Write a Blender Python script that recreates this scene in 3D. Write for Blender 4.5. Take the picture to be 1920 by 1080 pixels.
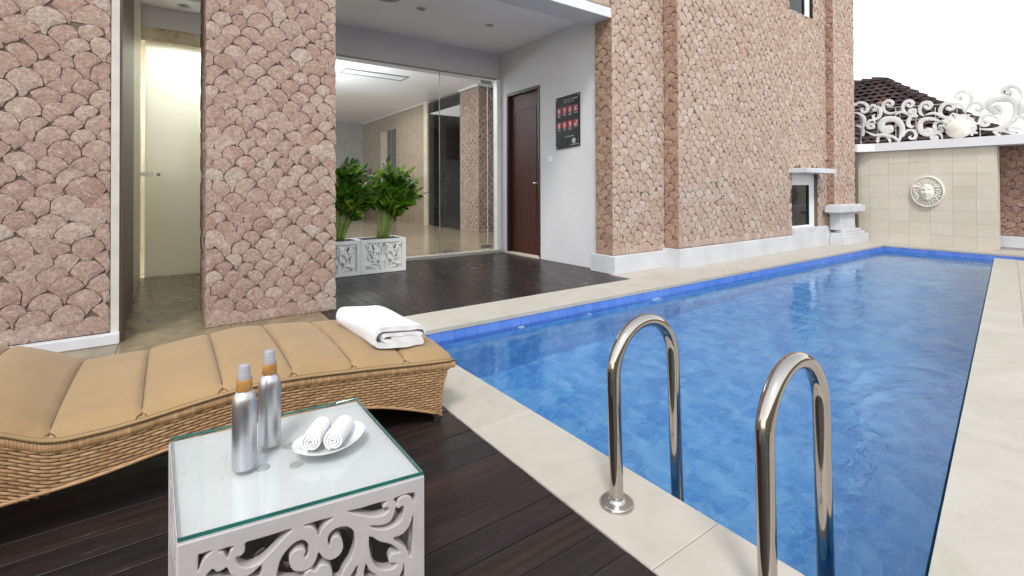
import bpy, math, random
import numpy as np
from mathutils import Vector, Matrix

for _o in list(bpy.data.objects):
    bpy.data.objects.remove(_o)
scene = bpy.context.scene
COL = scene.collection
rnd = random.Random(7)
R = math.radians

# ------------------------------------------------------------------ camera
cam_data = bpy.data.cameras.new('camera')
cam = bpy.data.objects.new('camera', cam_data)
COL.objects.link(cam)
yaw, pitch, roll = R(54.55), R(0.518), R(-0.225)
fw = Vector((math.cos(yaw) * math.cos(pitch), math.sin(yaw) * math.cos(pitch), math.sin(pitch)))
rt = Vector((math.sin(yaw), -math.cos(yaw), 0))
up = rt.cross(fw)
rt2 = rt * math.cos(roll) + up * math.sin(roll)
up2 = -rt * math.sin(roll) + up * math.cos(roll)
cam.matrix_world = Matrix(((rt2.x, up2.x, -fw.x, 0), (rt2.y, up2.y, -fw.y, 0), (rt2.z, up2.z, -fw.z, 1.0), (0, 0, 0, 1)))
cam_data.sensor_width = 36.0
cam_data.lens = 906.14 / 1920 * 36
cam_data.shift_y = -194.04 / 1920
cam_data.clip_start = 0.05
cam_data.clip_end = 2000
scene.camera = cam
CAM = Vector((0, 0, 1.0))

# ------------------------------------------------------------------ sky, sun, exposure
SUN_FROM = Vector((-0.40, -0.50, 0.77)).normalized()
world = bpy.data.worlds.new('World')
scene.world = world
world.use_nodes = True
wn = world.node_tree
wn.nodes.clear()
sky = wn.nodes.new('ShaderNodeTexSky')
sky.sky_type = 'NISHITA'
sky.sun_disc = False
sky.sun_elevation = math.asin(SUN_FROM.z)
sky.sun_rotation = math.atan2(SUN_FROM.x, SUN_FROM.y)
sky.air_density = 2.5
sky.dust_density = 0.2
sky.ozone_density = 1.0
hsv = wn.nodes.new('ShaderNodeHueSaturation')
hsv.inputs['Saturation'].default_value = 0.25
bg = wn.nodes.new('ShaderNodeBackground')
bg.inputs['Strength'].default_value = 0.15
wo = wn.nodes.new('ShaderNodeOutputWorld')
wn.links.new(sky.outputs[0], hsv.inputs['Color'])
wn.links.new(hsv.outputs[0], bg.inputs[0])
wn.links.new(bg.outputs[0], wo.inputs[0])
sun_d = bpy.data.lights.new('sun', 'SUN')
sun_d.energy = 1.4
sun_d.angle = R(13)
sun_d.color = (1.0, 0.95, 0.88)
sun = bpy.data.objects.new('sun', sun_d)
COL.objects.link(sun)
sun.location = (0, -5, 12)
sun.rotation_euler = (-SUN_FROM).to_track_quat('-Z', 'Y').to_euler()
scene.view_settings.view_transform = 'Standard'
scene.view_settings.look = 'None'
scene.view_settings.gamma = 1.0
scene.view_settings.exposure = 0.8
scene.render.engine = 'CYCLES'
scene.cycles.use_denoising = True
scene.cycles.max_bounces = 10
scene.cycles.diffuse_bounces = 5
scene.cycles.transmission_bounces = 8
scene.cycles.transparent_max_bounces = 12
scene.cycles.sample_clamp_indirect = 6.0

# ------------------------------------------------------------------ helpers: objects
def setp(o, label=None, cat=None, group=None, kind=None):
    if label: o['label'] = label
    if cat: o['category'] = cat
    if group: o['group'] = group
    if kind: o['kind'] = kind
    return o

def empty(name, loc, label=None, cat=None, group=None, kind=None):
    o = bpy.data.objects.new(name, None)
    COL.objects.link(o)
    o.location = loc
    o.empty_display_size = 0.1
    return setp(o, label, cat, group, kind)

_wl = {}
def wloc(o):
    v = Vector((0, 0, 0))
    while o is not None:
        v += o.location
        o = o.parent
    return v

class MB:
    """collects shapes in world coordinates; build() makes one mesh object"""
    def __init__(s):
        s.v = []; s.f = []
    def add(s, verts, faces):
        b = len(s.v)
        s.v.extend([tuple(float(c) for c in p) for p in verts])
        s.f.extend([tuple(i + b for i in f) for f in faces])
        return s
    def box(s, x0, x1, y0, y1, z0, z1, bev=0.0):
        if bev <= 0:
            v = [(x0, y0, z0), (x1, y0, z0), (x1, y1, z0), (x0, y1, z0), (x0, y0, z1), (x1, y0, z1), (x1, y1, z1), (x0, y1, z1)]
            f = [(3, 2, 1, 0), (4, 5, 6, 7), (0, 1, 5, 4), (1, 2, 6, 5), (2, 3, 7, 6), (3, 0, 4, 7)]
            return s.add(v, f)
        b = bev
        v = []
        for zz, ins in ((z0, b), (z0 + b, 0), (z1 - b, 0), (z1, b)):
            v += [(x0 + ins, y0 + ins, zz), (x1 - ins, y0 + ins, zz), (x1 - ins, y1 - ins, zz), (x0 + ins, y1 - ins, zz)]
        f = [(3, 2, 1, 0), (12, 13, 14, 15)]
        for k in range(3):
            for i in range(4):
                j = (i + 1) % 4
                f.append((k * 4 + i, k * 4 + j, k * 4 + 4 + j, k * 4 + 4 + i))
        return s.add(v, f)
    def prism(s, pts, P, d0, d1):
        """pts: ccw 2D polygon, P(u,v,d)->world"""
        n = len(pts)
        v = [P(u, w, d0) for u, w in pts] + [P(u, w, d1) for u, w in pts]
        f = [tuple(range(n - 1, -1, -1)), tuple(range(n, 2 * n))]
        f += [(i, (i + 1) % n, n + (i + 1) % n, n + i) for i in range(n)]
        return s.add(v, f)
    def tube(s, path, r, n=12, cap=True, closed=False):
        path = [Vector(p) for p in path]
        m = len(path)
        rr = r if hasattr(r, '__len__') else [r] * m
        base = []
        prev = None
        for i, p in enumerate(path):
            if closed:
                t = path[(i + 1) % m] - path[i - 1]
            else:
                t = path[min(i + 1, m - 1)] - path[max(i - 1, 0)]
            t.normalize()
            if prev is None:
                a = Vector((0, 0, 1)) if abs(t.z) < 0.9 else Vector((1, 0, 0))
                nrm = t.cross(a).normalized()
            else:
                nrm = (prev - t * prev.dot(t)).normalized()
            prev = nrm
            bn = t.cross(nrm)
            base.append([p + (nrm * math.cos(2 * math.pi * k / n) + bn * math.sin(2 * math.pi * k / n)) * rr[i] for k in range(n)])
        v = [q for ring in base for q in ring]
        f = []
        for i in range(m if closed else m - 1):
            j = (i + 1) % m
            for k in range(n):
                l = (k + 1) % n
                f.append((i * n + k, i * n + l, j * n + l, j * n + k))
        if cap and not closed:
            f.append(tuple(range(n - 1, -1, -1)))
            f.append(tuple((m - 1) * n + k for k in range(n)))
        return s.add(v, f)
    def lathe(s, prof, c, n=24, axis='z', sx=1.0, sy=1.0):
        """prof: (r, h) pairs from bottom to top"""
        v = []
        for r, h in prof:
            for k in range(n):
                a = 2 * math.pi * k / n
                p = (r * math.cos(a) * sx, r * math.sin(a) * sy, h)
                if axis == 'x': p = (-p[2], p[0], p[1])
                elif axis == 'y': p = (p[0], p[2], p[1])
                elif axis == '-z': p = (p[0], -p[1], -p[2])
                v.append((c[0] + p[0], c[1] + p[1], c[2] + p[2]))
        f = []
        m = len(prof)
        for i in range(m - 1):
            for k in range(n):
                l = (k + 1) % n
                f.append((i * n + k, i * n + l, (i + 1) * n + l, (i + 1) * n + k))
        f.append(tuple(range(n - 1, -1, -1)))
        f.append(tuple((m - 1) * n + k for k in range(n)))
        return s.add(v, f)
    def grid(s, nu, nv, fn, flip=False):
        v = [fn(i / (nu - 1), j / (nv - 1)) for j in range(nv) for i in range(nu)]
        f = []
        for j in range(nv - 1):
            for i in range(nu - 1):
                a = j * nu + i
                q = (a, a + 1, a + nu + 1, a + nu)
                f.append(q[::-1] if flip else q)
        return s.add(v, f)
    def ribbon(s, path, w, P, d0, d1, ball=True, bev=0.12, taper=True):
        """flat scroll band along a smoothed 2D path; P(u,v,d)->world; d0 back, d1 front"""
        pts = smooth(path, 5)
        n = len(pts)
        L, Rr, Li, Ri = [], [], [], []
        for i in range(n):
            a = pts[max(i - 1, 0)]; b = pts[min(i + 1, n - 1)]
            tx, ty = b[0] - a[0], b[1] - a[1]
            l = math.hypot(tx, ty) or 1e-9
            nx, ny = -ty / l, tx / l
            q = i / (n - 1)
            ww = w * 0.5 * ((0.75 + 0.45 * math.sin(math.pi * min(1, q * 1.1))) if taper else 1)
            if taper and q > 0.85: ww *= 1 - 0.75 * (q - 0.85) / 0.15
            x, y = pts[i]
            L.append((x + nx * ww, y + ny * ww)); Rr.append((x - nx * ww, y - ny * ww))
            wi = ww * (1 - bev * 2)
            Li.append((x + nx * wi, y + ny * wi)); Ri.append((x - nx * wi, y - ny * wi))
        dm = d0 + (d1 - d0) * 0.82
        v = []
        for i in range(n):
            v += [P(*L[i], d0), P(*L[i], dm), P(*Li[i], d1), P(*Ri[i], d1), P(*Rr[i], dm), P(*Rr[i], d0)]
        f = []
        for i in range(n - 1):
            for k in range(6):
                l = (k + 1) % 6
                f.append((i * 6 + k, i * 6 + l, i * 6 + 6 + l, i * 6 + 6 + k))
        f.append((5, 4, 3, 2, 1, 0))
        f.append(tuple((n - 1) * 6 + k for k in range(6)))
        s.add(v, f)
        if ball:
            cx, cy = pts[0]
            r = w * 0.62
            m = 14
            e = (d1 - d0) * 0.04
            ring = [(cx + r * math.cos(2 * math.pi * k / m), cy + r * math.sin(2 * math.pi * k / m)) for k in range(m)]
            ri = [(cx + r * .78 * math.cos(2 * math.pi * k / m), cy + r * .78 * math.sin(2 * math.pi * k / m)) for k in range(m)]
            v = [P(*p, d0 + e) for p in ring] + [P(*p, dm + e) for p in ring] + [P(*p, d1 + e) for p in ri]
            f = [tuple(range(m - 1, -1, -1)), tuple(range(2 * m, 3 * m))]
            for q in range(2):
                f += [(q * m + k, q * m + (k + 1) % m, q * m + m + (k + 1) % m, q * m + m + k) for k in range(m)]
            s.add(v, f)
        return s
    def build(s, name, mat, parent=None, smooth=False, kind=None, label=None, cat=None, group=None, fix=True):
        me = bpy.data.meshes.new(name)
        if parent is not None:
            off = wloc(parent)
        else:
            a = np.array(s.v)
            off = Vector((float((a[:, 0].min() + a[:, 0].max()) / 2), float((a[:, 1].min() + a[:, 1].max()) / 2), float(a[:, 2].min())))
        me.from_pydata([(p[0] - off.x, p[1] - off.y, p[2] - off.z) for p in s.v], [], s.f)
        if fix:
            import bmesh
            bm = bmesh.new(); bm.from_mesh(me)
            bmesh.ops.recalc_face_normals(bm, faces=bm.faces)
            bm.to_mesh(me); bm.free()
        me.update()
        if smooth is True:
            me.polygons.foreach_set('use_smooth', [True] * len(me.polygons))
        elif smooth:
            me.polygons.foreach_set('use_smooth', [True] * len(me.polygons))
            me.set_sharp_from_angle(angle=R(smooth))
        if mat is not None: me.materials.append(mat)
        o = bpy.data.objects.new(name, me)
        COL.objects.link(o)
        if parent is not None:
            o.parent = parent
        else:
            o.location = off
        return setp(o, label, cat, group, kind)

def smooth(pts, k=5):
    """Catmull-Rom through the points"""
    n = len(pts)
    out = []
    for i in range(n - 1):
        p0 = pts[max(i - 1, 0)]; p1 = pts[i]; p2 = pts[i + 1]; p3 = pts[min(i + 2, n - 1)]
        for j in range(k):
            t = j / k
            out.append(tuple(0.5 * ((2 * b) + (-a + c) * t + (2 * a - 5 * b + 4 * c - d) * t * t + (-a + 3 * b - 3 * c + d) * t ** 3)
                             for a, b, c, d in zip(p0, p1, p2, p3)))
    out.append(tuple(pts[-1]))
    return out

def curve_fn(pts):
    s = smooth(sorted(pts), 8)
    xs = np.array([p[0] for p in s]); zs = np.array([p[1] for p in s])
    return lambda x: float(np.interp(x, xs, zs))

def copy_tree(o, loc, parent=None):
    c = o.copy()
    COL.objects.link(c)
    c.parent = parent
    if loc is not None: c.location = loc
    for ch in list(o.children):
        copy_tree(ch, None, c)
    return c

# ------------------------------------------------------------------ helpers: materials
class NT:
    def __init__(s, name):
        s.m = bpy.data.materials.new(name)
        s.m.use_nodes = True
        s.t = s.m.node_tree
        s.t.nodes.clear()
        s.out = s.n('ShaderNodeOutputMaterial')
    def n(s, typ, **kw):
        nd = s.t.nodes.new(typ)
        for k, v in kw.items():
            if k in nd.inputs: nd.inputs[k].default_value = v
            else: setattr(nd, k, v)
        return nd
    def l(s, a, b):
        s.t.links.new(a, b)
    def coords(s, scale=(1, 1, 1), space='world', rand=False):
        if space == 'world':
            src = s.n('ShaderNodeNewGeometry').outputs['Position']
        else:
            src = s.n('ShaderNodeTexCoord').outputs['Object']
        mp = s.n('ShaderNodeMapping')
        mp.inputs['Scale'].default_value = scale
        s.l(src, mp.inputs['Vector'])
        if rand:
            oi = s.n('ShaderNodeObjectInfo')
            mu = s.n('ShaderNodeVectorMath', operation='SCALE')
            cb = s.n('ShaderNodeCombineXYZ')
            for k in range(3): s.l(oi.outputs['Random'], cb.inputs[k])
            s.l(cb.outputs[0], mu.inputs[0]); mu.inputs['Scale'].default_value = 37.0
            s.l(mu.outputs[0], mp.inputs['Location'])
        return mp.outputs[0]
    def noise(s, vec, scale, detail=4, rough=0.55, dist=0.0):
        nd = s.n('ShaderNodeTexNoise')
        nd.inputs['Scale'].default_value = scale
        nd.inputs['Detail'].default_value = detail
        nd.inputs['Roughness'].default_value = rough
        nd.inputs['Distortion'].default_value = dist
        if vec is not None: s.l(vec, nd.inputs['Vector'])
        return nd.outputs[0]
    def ramp(s, fac, stops):
        r = s.n('ShaderNodeValToRGB')
        el = r.color_ramp.elements
        while len(el) > 2: el.remove(el[-1])
        for i, (p, c) in enumerate(stops):
            e = el[i] if i < 2 else el.new(p)
            e.position = p
            e.color = (c[0], c[1], c[2], 1) if hasattr(c, '__len__') else (c, c, c, 1)
        s.l(fac, r.inputs[0])
        return r.outputs[0]
    def mix(s, fac, a, b, mode='MIX'):
        m = s.n('ShaderNodeMix', data_type='RGBA', blend_type=mode)
        for sock, val in ((m.inputs[0], fac), (m.inputs[6], a), (m.inputs[7], b)):
            if hasattr(val, 'is_linked'): s.l(val, sock)
            elif hasattr(val, '__len__'): sock.default_value = (*val[:3], 1)
            else: sock.default_value = val
        return m.outputs[2]
    def math(s, op, a, b=0.0, c=None):
        m = s.n('ShaderNodeMath', operation=op)
        for i, v in enumerate((a, b) if c is None else (a, b, c)):
            if hasattr(v, 'is_linked'): s.l(v, m.inputs[i])
            else: m.inputs[i].default_value = v
        return m.outputs[0]
    def bump(s, h, strength=0.3, dist=0.01, normal=None):
        b = s.n('ShaderNodeBump')
        b.inputs['Strength'].default_value = strength
        b.inputs['Distance'].default_value = dist
        s.l(h, b.inputs['Height'])
        if normal is not None: s.l(normal, b.inputs['Normal'])
        return b.outputs[0]
    def pbsdf(s, color, rough=0.5, metal=0.0, normal=None, spec=0.5, coat=0.0, **kw):
        p = s.n('ShaderNodeBsdfPrincipled')
        for key, val in (('Base Color', color), ('Roughness', rough), ('Metallic', metal), ('Specular IOR Level', spec), ('Coat Weight', coat)):
            if hasattr(val, 'is_linked'): s.l(val, p.inputs[key])
            elif hasattr(val, '__len__'): p.inputs[key].default_value = (*val[:3], 1)
            else: p.inputs[key].default_value = val
        for k, v in kw.items(): p.inputs[k].default_value = v
        if normal is not None: s.l(normal, p.inputs['Normal'])
        s.l(p.outputs[0], s.out.inputs['Surface'])
        return p

def plain(name, col, rough=0.5, metal=0.0, var=0.12, scale=6.0, bump=0.08, bscale=60, spec=0.5, coat=0.0, dist=0.004):
    m = NT(name)
    v = m.coords()
    n1 = m.noise(v, scale, 4)
    dark = tuple(c * (1 - var) for c in col); lite = tuple(min(1, c * (1 + var)) for c in col)
    c = m.ramp(n1, [(0.3, dark), (0.7, lite)])
    n2 = m.noise(v, bscale, 4)
    rr = m.math('MULTIPLY_ADD', n1, 0.25 * rough, rough * 0.87)
    m.pbsdf(c, rr, metal, m.bump(n2, bump, dist), spec, coat)
    return m.m

# ---- the scale-cut stone cladding
def stone_mat(name, palette, hue_noise=1.0):
    m = NT(name)
    v = m.coords()
    oi = m.n('ShaderNodeObjectInfo').outputs['Random']
    isl = m.n('ShaderNodeNewGeometry').outputs['Random Per Island']
    rv = m.math('FRACT', m.math('ADD', m.math('MULTIPLY', oi, 7.31), m.math('MULTIPLY', isl, 3.77)))
    stops = [(i / (len(palette) - 1), c) for i, c in enumerate(palette)]
    base = m.ramp(rv, stops)
    n1 = m.noise(v, 9, 6, 0.65, 0.6)
    n2 = m.noise(v, 45, 6, 0.7)
    n3 = m.noise(v, 170, 3, 0.6)
    c = m.mix(m.ramp(n1, [(0.35, 0.0), (0.72, 0.75)]), base, m.mix(0.55, base, (0.50, 0.40, 0.33)))
    c = m.mix(m.ramp(n2, [(0.42, 0.9), (0.64, 0.0)]), c, m.mix(0.55, c, (0.20, 0.09, 0.075)))
    c = m.mix(m.ramp(n3, [(0.56, 0.0), (0.72, 0.6)]), c, (0.66, 0.60, 0.55))
    c = m.mix(m.ramp(m.noise(v, 22, 5, 0.7, 1.0), [(0.52, 0.0), (0.70, 0.55)]), c, (0.60, 0.53, 0.46))
    pit = m.ramp(m.noise(v, 70, 4, 0.7), [(0.62, 0.0), (0.72, 0.6)])
    c = m.mix(pit, c, (0.12, 0.07, 0.06))
    h = m.math('ADD', m.math('MULTIPLY', n2, 1.0), m.math('MULTIPLY', n3, 0.45))
    h = m.math('SUBTRACT', h, m.math('MULTIPLY', pit, 0.5))
    m.pbsdf(c, 0.9, 0, m.bump(h, 1.0, 0.010), 0.25)
    return m.m

PINK = [(0.369, 0.249, 0.207), (0.422, 0.311, 0.264), (0.384, 0.27, 0.226), (0.475, 0.383, 0.326), (0.333, 0.219, 0.184), (0.436, 0.329, 0.278), (0.494, 0.427, 0.376), (0.392, 0.274, 0.23), (0.354, 0.231, 0.192), (0.452, 0.353, 0.29)]
WARM = [(0.508, 0.369, 0.294), (0.577, 0.462, 0.384), (0.534, 0.406, 0.327), (0.629, 0.528, 0.442), (0.458, 0.323, 0.252), (0.585, 0.471, 0.392), (0.657, 0.578, 0.506), (0.517, 0.389, 0.317), (0.558, 0.437, 0.337), (0.485, 0.356, 0.292)]
RUST = [(0.28, 0.14, 0.10), (0.34, 0.19, 0.13), (0.30, 0.16, 0.12), (0.38, 0.24, 0.18), (0.24, 0.12, 0.09), (0.33, 0.19, 0.14)]
M_STONE_PINK = stone_mat('pink_scale_stone', PINK)
M_STONE_WARM = stone_mat('warm_scale_stone', WARM)
M_STONE_OCHRE = stone_mat('ochre_quoin_stone', [(0.36, 0.21, 0.13), (0.42, 0.27, 0.17), (0.31, 0.17, 0.11), (0.45, 0.31, 0.20), (0.38, 0.22, 0.15), (0.33, 0.20, 0.13)])  # brown quoin stones, tone partly deepened for shade on the return faces
M_STONE_RUST = stone_mat('rust_scale_stone', RUST)
M_MORTAR = plain('dark_mortar', (0.125, 0.093, 0.080), 0.95, bump=0.4, bscale=90)
M_PLASTER = plain('white_plaster', (0.66, 0.66, 0.695), 0.7, var=0.05, scale=1.3, bump=0.05, bscale=120, spec=0.3)
M_PLINTH = plain('white_painted_plinth', (0.56, 0.565, 0.595), 0.6, var=0.10, scale=2.2, bump=0.12, bscale=40, spec=0.35)
M_CEIL = plain('ceiling_paint', (0.85, 0.85, 0.89), 0.8, var=0.02, scale=1.0, bump=0.02, bscale=60, spec=0.2)
M_CREAM = plain('cream_marble', (0.62, 0.55, 0.43), 0.35, var=0.12, scale=5, bump=0.03)
M_BROWN = plain('brown_metal_jamb', (0.12, 0.08, 0.058), 0.45, var=0.15, scale=8, bump=0.03)
M_CHROME = plain('polished_steel', (0.50, 0.455, 0.415), 0.09, 1.0, var=0.04, scale=9, bump=0.02, bscale=25)
M_STEEL = plain('brushed_steel', (0.55, 0.54, 0.52), 0.28, 1.0, var=0.06, scale=20, bump=0.05, bscale=160)
M_DARKHOLE = plain('unlit_room', (0.035, 0.037, 0.04), 0.8)
M_BLACK = plain('black_rubber', (0.02, 0.02, 0.02), 0.6)
M_PVC = plain('white_window_frame', (0.78, 0.79, 0.80), 0.4, var=0.03, bump=0.02)
M_WHITEPAINT = plain('white_lacquer', (0.70, 0.685, 0.685), 0.42, var=0.06, scale=14, bump=0.18, bscale=45)
M_FENCE = plain('weathered_white_paint', (0.62, 0.62, 0.615), 0.75, var=0.16, scale=5, bump=0.15, bscale=40)
M_OLDPLASTER = plain('greyed_plaster', (0.50, 0.48, 0.455), 0.8, var=0.12, scale=6, bump=0.3, bscale=50)
M_TABLE = plain('shaded_white_lacquer', (0.43, 0.40, 0.405), 0.45, var=0.07, scale=14, bump=0.2, bscale=45)  # white lacquer darkened to paint in the shade on the table sides
M_MASK = plain('off_white_carving', (0.72, 0.69, 0.62), 0.9, var=0.10, scale=8, bump=0.3, bscale=90, spec=0.2)
M_PLANTER = plain('bright_white_lacquer', (0.86, 0.855, 0.85), 0.45, var=0.04, scale=8, bump=0.1)
M_CERAMIC = plain('white_ceramic', (0.82, 0.82, 0.83), 0.12, var=0.02, bump=0.01)

def coping_mat():
    m = NT('cream_stone_paving')
    v = m.coords(rand=True)
    oi = m.n('ShaderNodeObjectInfo').outputs['Random']
    base = m.ramp(oi, [(0.0, (0.44, 0.41, 0.36)), (0.5, (0.475, 0.45, 0.405)), (1.0, (0.45, 0.42, 0.365))])
    n1 = m.noise(v, 2.2, 7, 0.65, 1.2)
    n2 = m.noise(v, 14, 6, 0.6)
    c = m.mix(m.ramp(n1, [(0.42, 0.0), (0.68, 0.55)]), base, (0.38, 0.345, 0.29))
    c = m.mix(m.ramp(m.noise(v, 5, 6, 0.7, 0.8), [(0.60, 0.0), (0.78, 0.5)]), c, (0.39, 0.31, 0.21))
    c = m.mix(m.ramp(n2, [(0.25, 0.28), (0.5, 0.0)]), c, (0.33, 0.30, 0.25))
    m.pbsdf(c, m.ramp(n1, [(0.3, 0.38), (0.7, 0.6)]), 0, m.bump(m.noise(v, 60, 5), 0.1, 0.003), 0.4)
    return m.m
M_COPING = coping_mat()

def sandstone_tile():
    m = NT('sandstone_wall_tile')
    v = m.coords(rand=True)
    oi = m.n('ShaderNodeObjectInfo').outputs['Random']
    base = m.ramp(oi, [(0.0, (0.52, 0.48, 0.40)), (0.25, (0.575, 0.535, 0.455)), (0.5, (0.60, 0.56, 0.49)), (0.75, (0.54, 0.505, 0.42)), (1.0, (0.585, 0.54, 0.49))])
    n1 = m.noise(v, 6, 6, 0.65, 0.6)
    c = m.mix(m.ramp(n1, [(0.4, 0.0), (0.7, 0.5)]), base, (0.50, 0.455, 0.37))
    m.pbsdf(c, 0.7, 0, m.bump(m.noise(v, 50, 5), 0.15, 0.004), 0.3)
    return m.m
M_SAND = sandstone_tile()
M_GROUT = plain('pale_grout', (0.56, 0.52, 0.45), 0.9)

def deck_mat(name, axis, rough0, rough1, c0, c1, c2, scratch=0.25, spec=0.28):
    m = NT(name)
    sc = (1.2, 22, 22) if axis == 'x' else (22, 1.2, 22)
    v = m.coords(sc, rand=True)
    w = m.coords(rand=True)
    oi = m.n('ShaderNodeObjectInfo').outputs['Random']
    base = m.ramp(oi, [(0.0, c0), (0.45, c1), (0.75, c0), (1.0, c2)])
    g = m.noise(v, 2.2, 6, 0.65, 0.4)
    c = m.mix(m.ramp(g, [(0.35, 0.7), (0.62, 0.0)]), base, tuple(x * 0.45 for x in c1))
    red = m.noise(w, 4.0, 5, 0.6, 0.5)
    c = m.mix(m.ramp(red, [(0.50, 0.0), (0.75, 0.5)]), c, c2)
    # scuffs: thin pale scratches
    s1 = m.noise(m.coords((3, 46, 8) if axis == 'x' else (46, 3, 8), rand=True), 1.6, 6, 0.75, 1.6)
    s2 = m.noise(w, 9, 4, 0.6)
    sc_f = m.math('MULTIPLY', m.ramp(s1, [(0.60, 0.0), (0.70, 1.0)]), m.ramp(s2, [(0.5, 0.0), (0.66, scratch)]))
    c = m.mix(sc_f, c, (0.20, 0.17, 0.16))
    rr = m.ramp(red, [(0.3, rough0), (0.7, rough1)])
    m.pbsdf(c, rr, 0, m.bump(g, 0.25, 0.003), spec)
    return m.m
M_DECK = deck_mat('dark_stained_deck', 'x', 0.34, 0.55, (0.029, 0.021, 0.019), (0.020, 0.017, 0.018), (0.040, 0.021, 0.016), 0.9)
M_DECK_B = deck_mat('polished_dark_deck', 'y', 0.26, 0.32, (0.022, 0.017, 0.016), (0.016, 0.013, 0.013), (0.034, 0.022, 0.018), 0.15, 0.17)
M_UNDER = plain('deck_joists', (0.012, 0.010, 0.010), 0.9)

def pool_tile(name):
    m = NT(name)
    v = m.coords()
    oi = m.n('ShaderNodeObjectInfo').outputs['Random']
    c = m.ramp(oi, [(0.0, (0.085, 0.19, 0.58)), (0.5, (0.12, 0.24, 0.66)), (1.0, (0.10, 0.215, 0.62))])
    n = m.noise(v, 25, 3)
    m.pbsdf(c, 0.16, 0, m.bump(n, 0.05, 0.002), 0.5)
    return m.m
M_POOLTILE = pool_tile('blue_glazed_tile')
def pool_floor(name, axis):
    m = NT(name)
    tc = m.n('ShaderNodeNewGeometry').outputs['Position']
    if axis != 'z':
        sp = m.n('ShaderNodeSeparateXYZ'); m.l(tc, sp.inputs[0])
        cb = m.n('ShaderNodeCombineXYZ')
        m.l(sp.outputs['X' if axis == 'y' else 'Y'], cb.inputs[0]); m.l(sp.outputs['Z'], cb.inputs[1])
        tc = cb.outputs[0]
    b = m.n('ShaderNodeTexBrick')
    b.offset = 0.0
    b.inputs['Scale'].default_value = 1.0
    b.inputs['Brick Width'].default_value = 0.101
    b.inputs['Row Height'].default_value = 0.2 if axis != 'z' else 0.101
    b.inputs['Mortar Size'].default_value = 0.0035
    b.inputs['Color1'].default_value = (0.068, 0.29, 0.65, 1)
    b.inputs['Color2'].default_value = (0.098, 0.345, 0.71, 1)
    b.inputs['Mortar'].default_value = (0.17, 0.40, 0.71, 1)
    m.l(tc, b.inputs['Vector'])
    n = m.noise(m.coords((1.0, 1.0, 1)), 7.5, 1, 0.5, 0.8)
    c = m.mix(m.ramp(n, [(0.38, 0.0), (0.70, 0.55)]), b.outputs['Color'], (0.33, 0.64, 0.86))  # paler blotches paint water light dapple into the tile colour
    m.pbsdf(c, 0.3, 0, m.bump(b.outputs['Fac'], 0.2, 0.002), 0.5)
    return m.m
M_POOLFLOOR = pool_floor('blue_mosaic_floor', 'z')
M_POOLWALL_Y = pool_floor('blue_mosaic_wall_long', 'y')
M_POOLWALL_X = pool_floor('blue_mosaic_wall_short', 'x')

def water_mat():
    m = NT('pool_water')
    v = m.coords((1, 1, 1))
    n1 = m.noise(m.coords((1.0, 1.5, 1)), 1.7, 3, 0.5, 0.8)
    n2 = m.noise(m.coords((1.0, 1.7, 1)), 6.0, 3, 0.5, 1.0)
    n3 = m.noise(v, 20.0, 2, 0.5, 0.6)
    h = m.math('ADD', m.math('MULTIPLY', n1, 1.0), m.math('ADD', m.math('MULTIPLY', n2, 0.30), m.math('MULTIPLY', n3, 0.075)))
    # the surface lies calmer along the sheltered building side
    sp = m.n('ShaderNodeSeparateXYZ'); m.l(v, sp.inputs[0])
    mr = m.n('ShaderNodeMapRange'); m.l(m.math('ADD', sp.outputs[1], m.math('MULTIPLY', m.noise(v, 0.9, 2), 0.8)), mr.inputs[0])
    mr.inputs[1].default_value = 2.1; mr.inputs[2].default_value = 3.5; mr.inputs[3].default_value = 1.0; mr.inputs[4].default_value = 0.22
    h = m.math('MULTIPLY', h, mr.outputs[0])
    g = m.n('ShaderNodeBsdfGlass')
    g.inputs['IOR'].default_value = 1.33
    g.inputs['Roughness'].default_value = 0.0
    g.inputs['Color'].default_value = (0.90, 0.97, 1.0, 1)
    m.l(m.bump(h, 0.25, 0.05), g.inputs['Normal'])
    m.l(g.outputs[0], m.out.inputs['Surface'])
    return m.m
M_WATER = water_mat()

def clear_glass(name, tint=(0.93, 0.97, 0.95), rough=0.0, ior=1.5):
    m = NT(name)
    t = m.n('ShaderNodeBsdfTransparent'); t.inputs[0].default_value = (*tint, 1)
    g = m.n('ShaderNodeBsdfGlossy'); g.inputs['Roughness'].default_value = rough; g.inputs[0].default_value = (1, 1, 1, 1)
    fr = m.n('ShaderNodeFresnel'); fr.inputs[0].default_value = ior
    geo = m.n('ShaderNodeNewGeometry')
    mx = m.n('ShaderNodeMixShader')
    # both faces of the pane count as the outer face, so a back face keeps the plain reflection
    m.l(m.math('MINIMUM', m.math('MULTIPLY', fr.outputs[0], m.math('SUBTRACT', 1.0, geo.outputs['Backfacing'])), 1.0), mx.inputs[0])
    m.l(t.outputs[0], mx.inputs[1]); m.l(g.outputs[0], mx.inputs[2])
    m.l(mx.outputs[0], m.out.inputs['Surface'])
    return m.m
M_GLASS = clear_glass('clear_glass', (0.96, 0.985, 0.97))
M_GLASS_DARK = clear_glass('grey_glass', (0.30, 0.33, 0.35))
M_TOPGLASS = clear_glass('table_glass', (0.975, 0.985, 0.98))
M_TOPEDGE = plain('teal_glass_edge', (0.02, 0.13, 0.11), 0.1, var=0.2, scale=20, bump=0.0)

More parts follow.
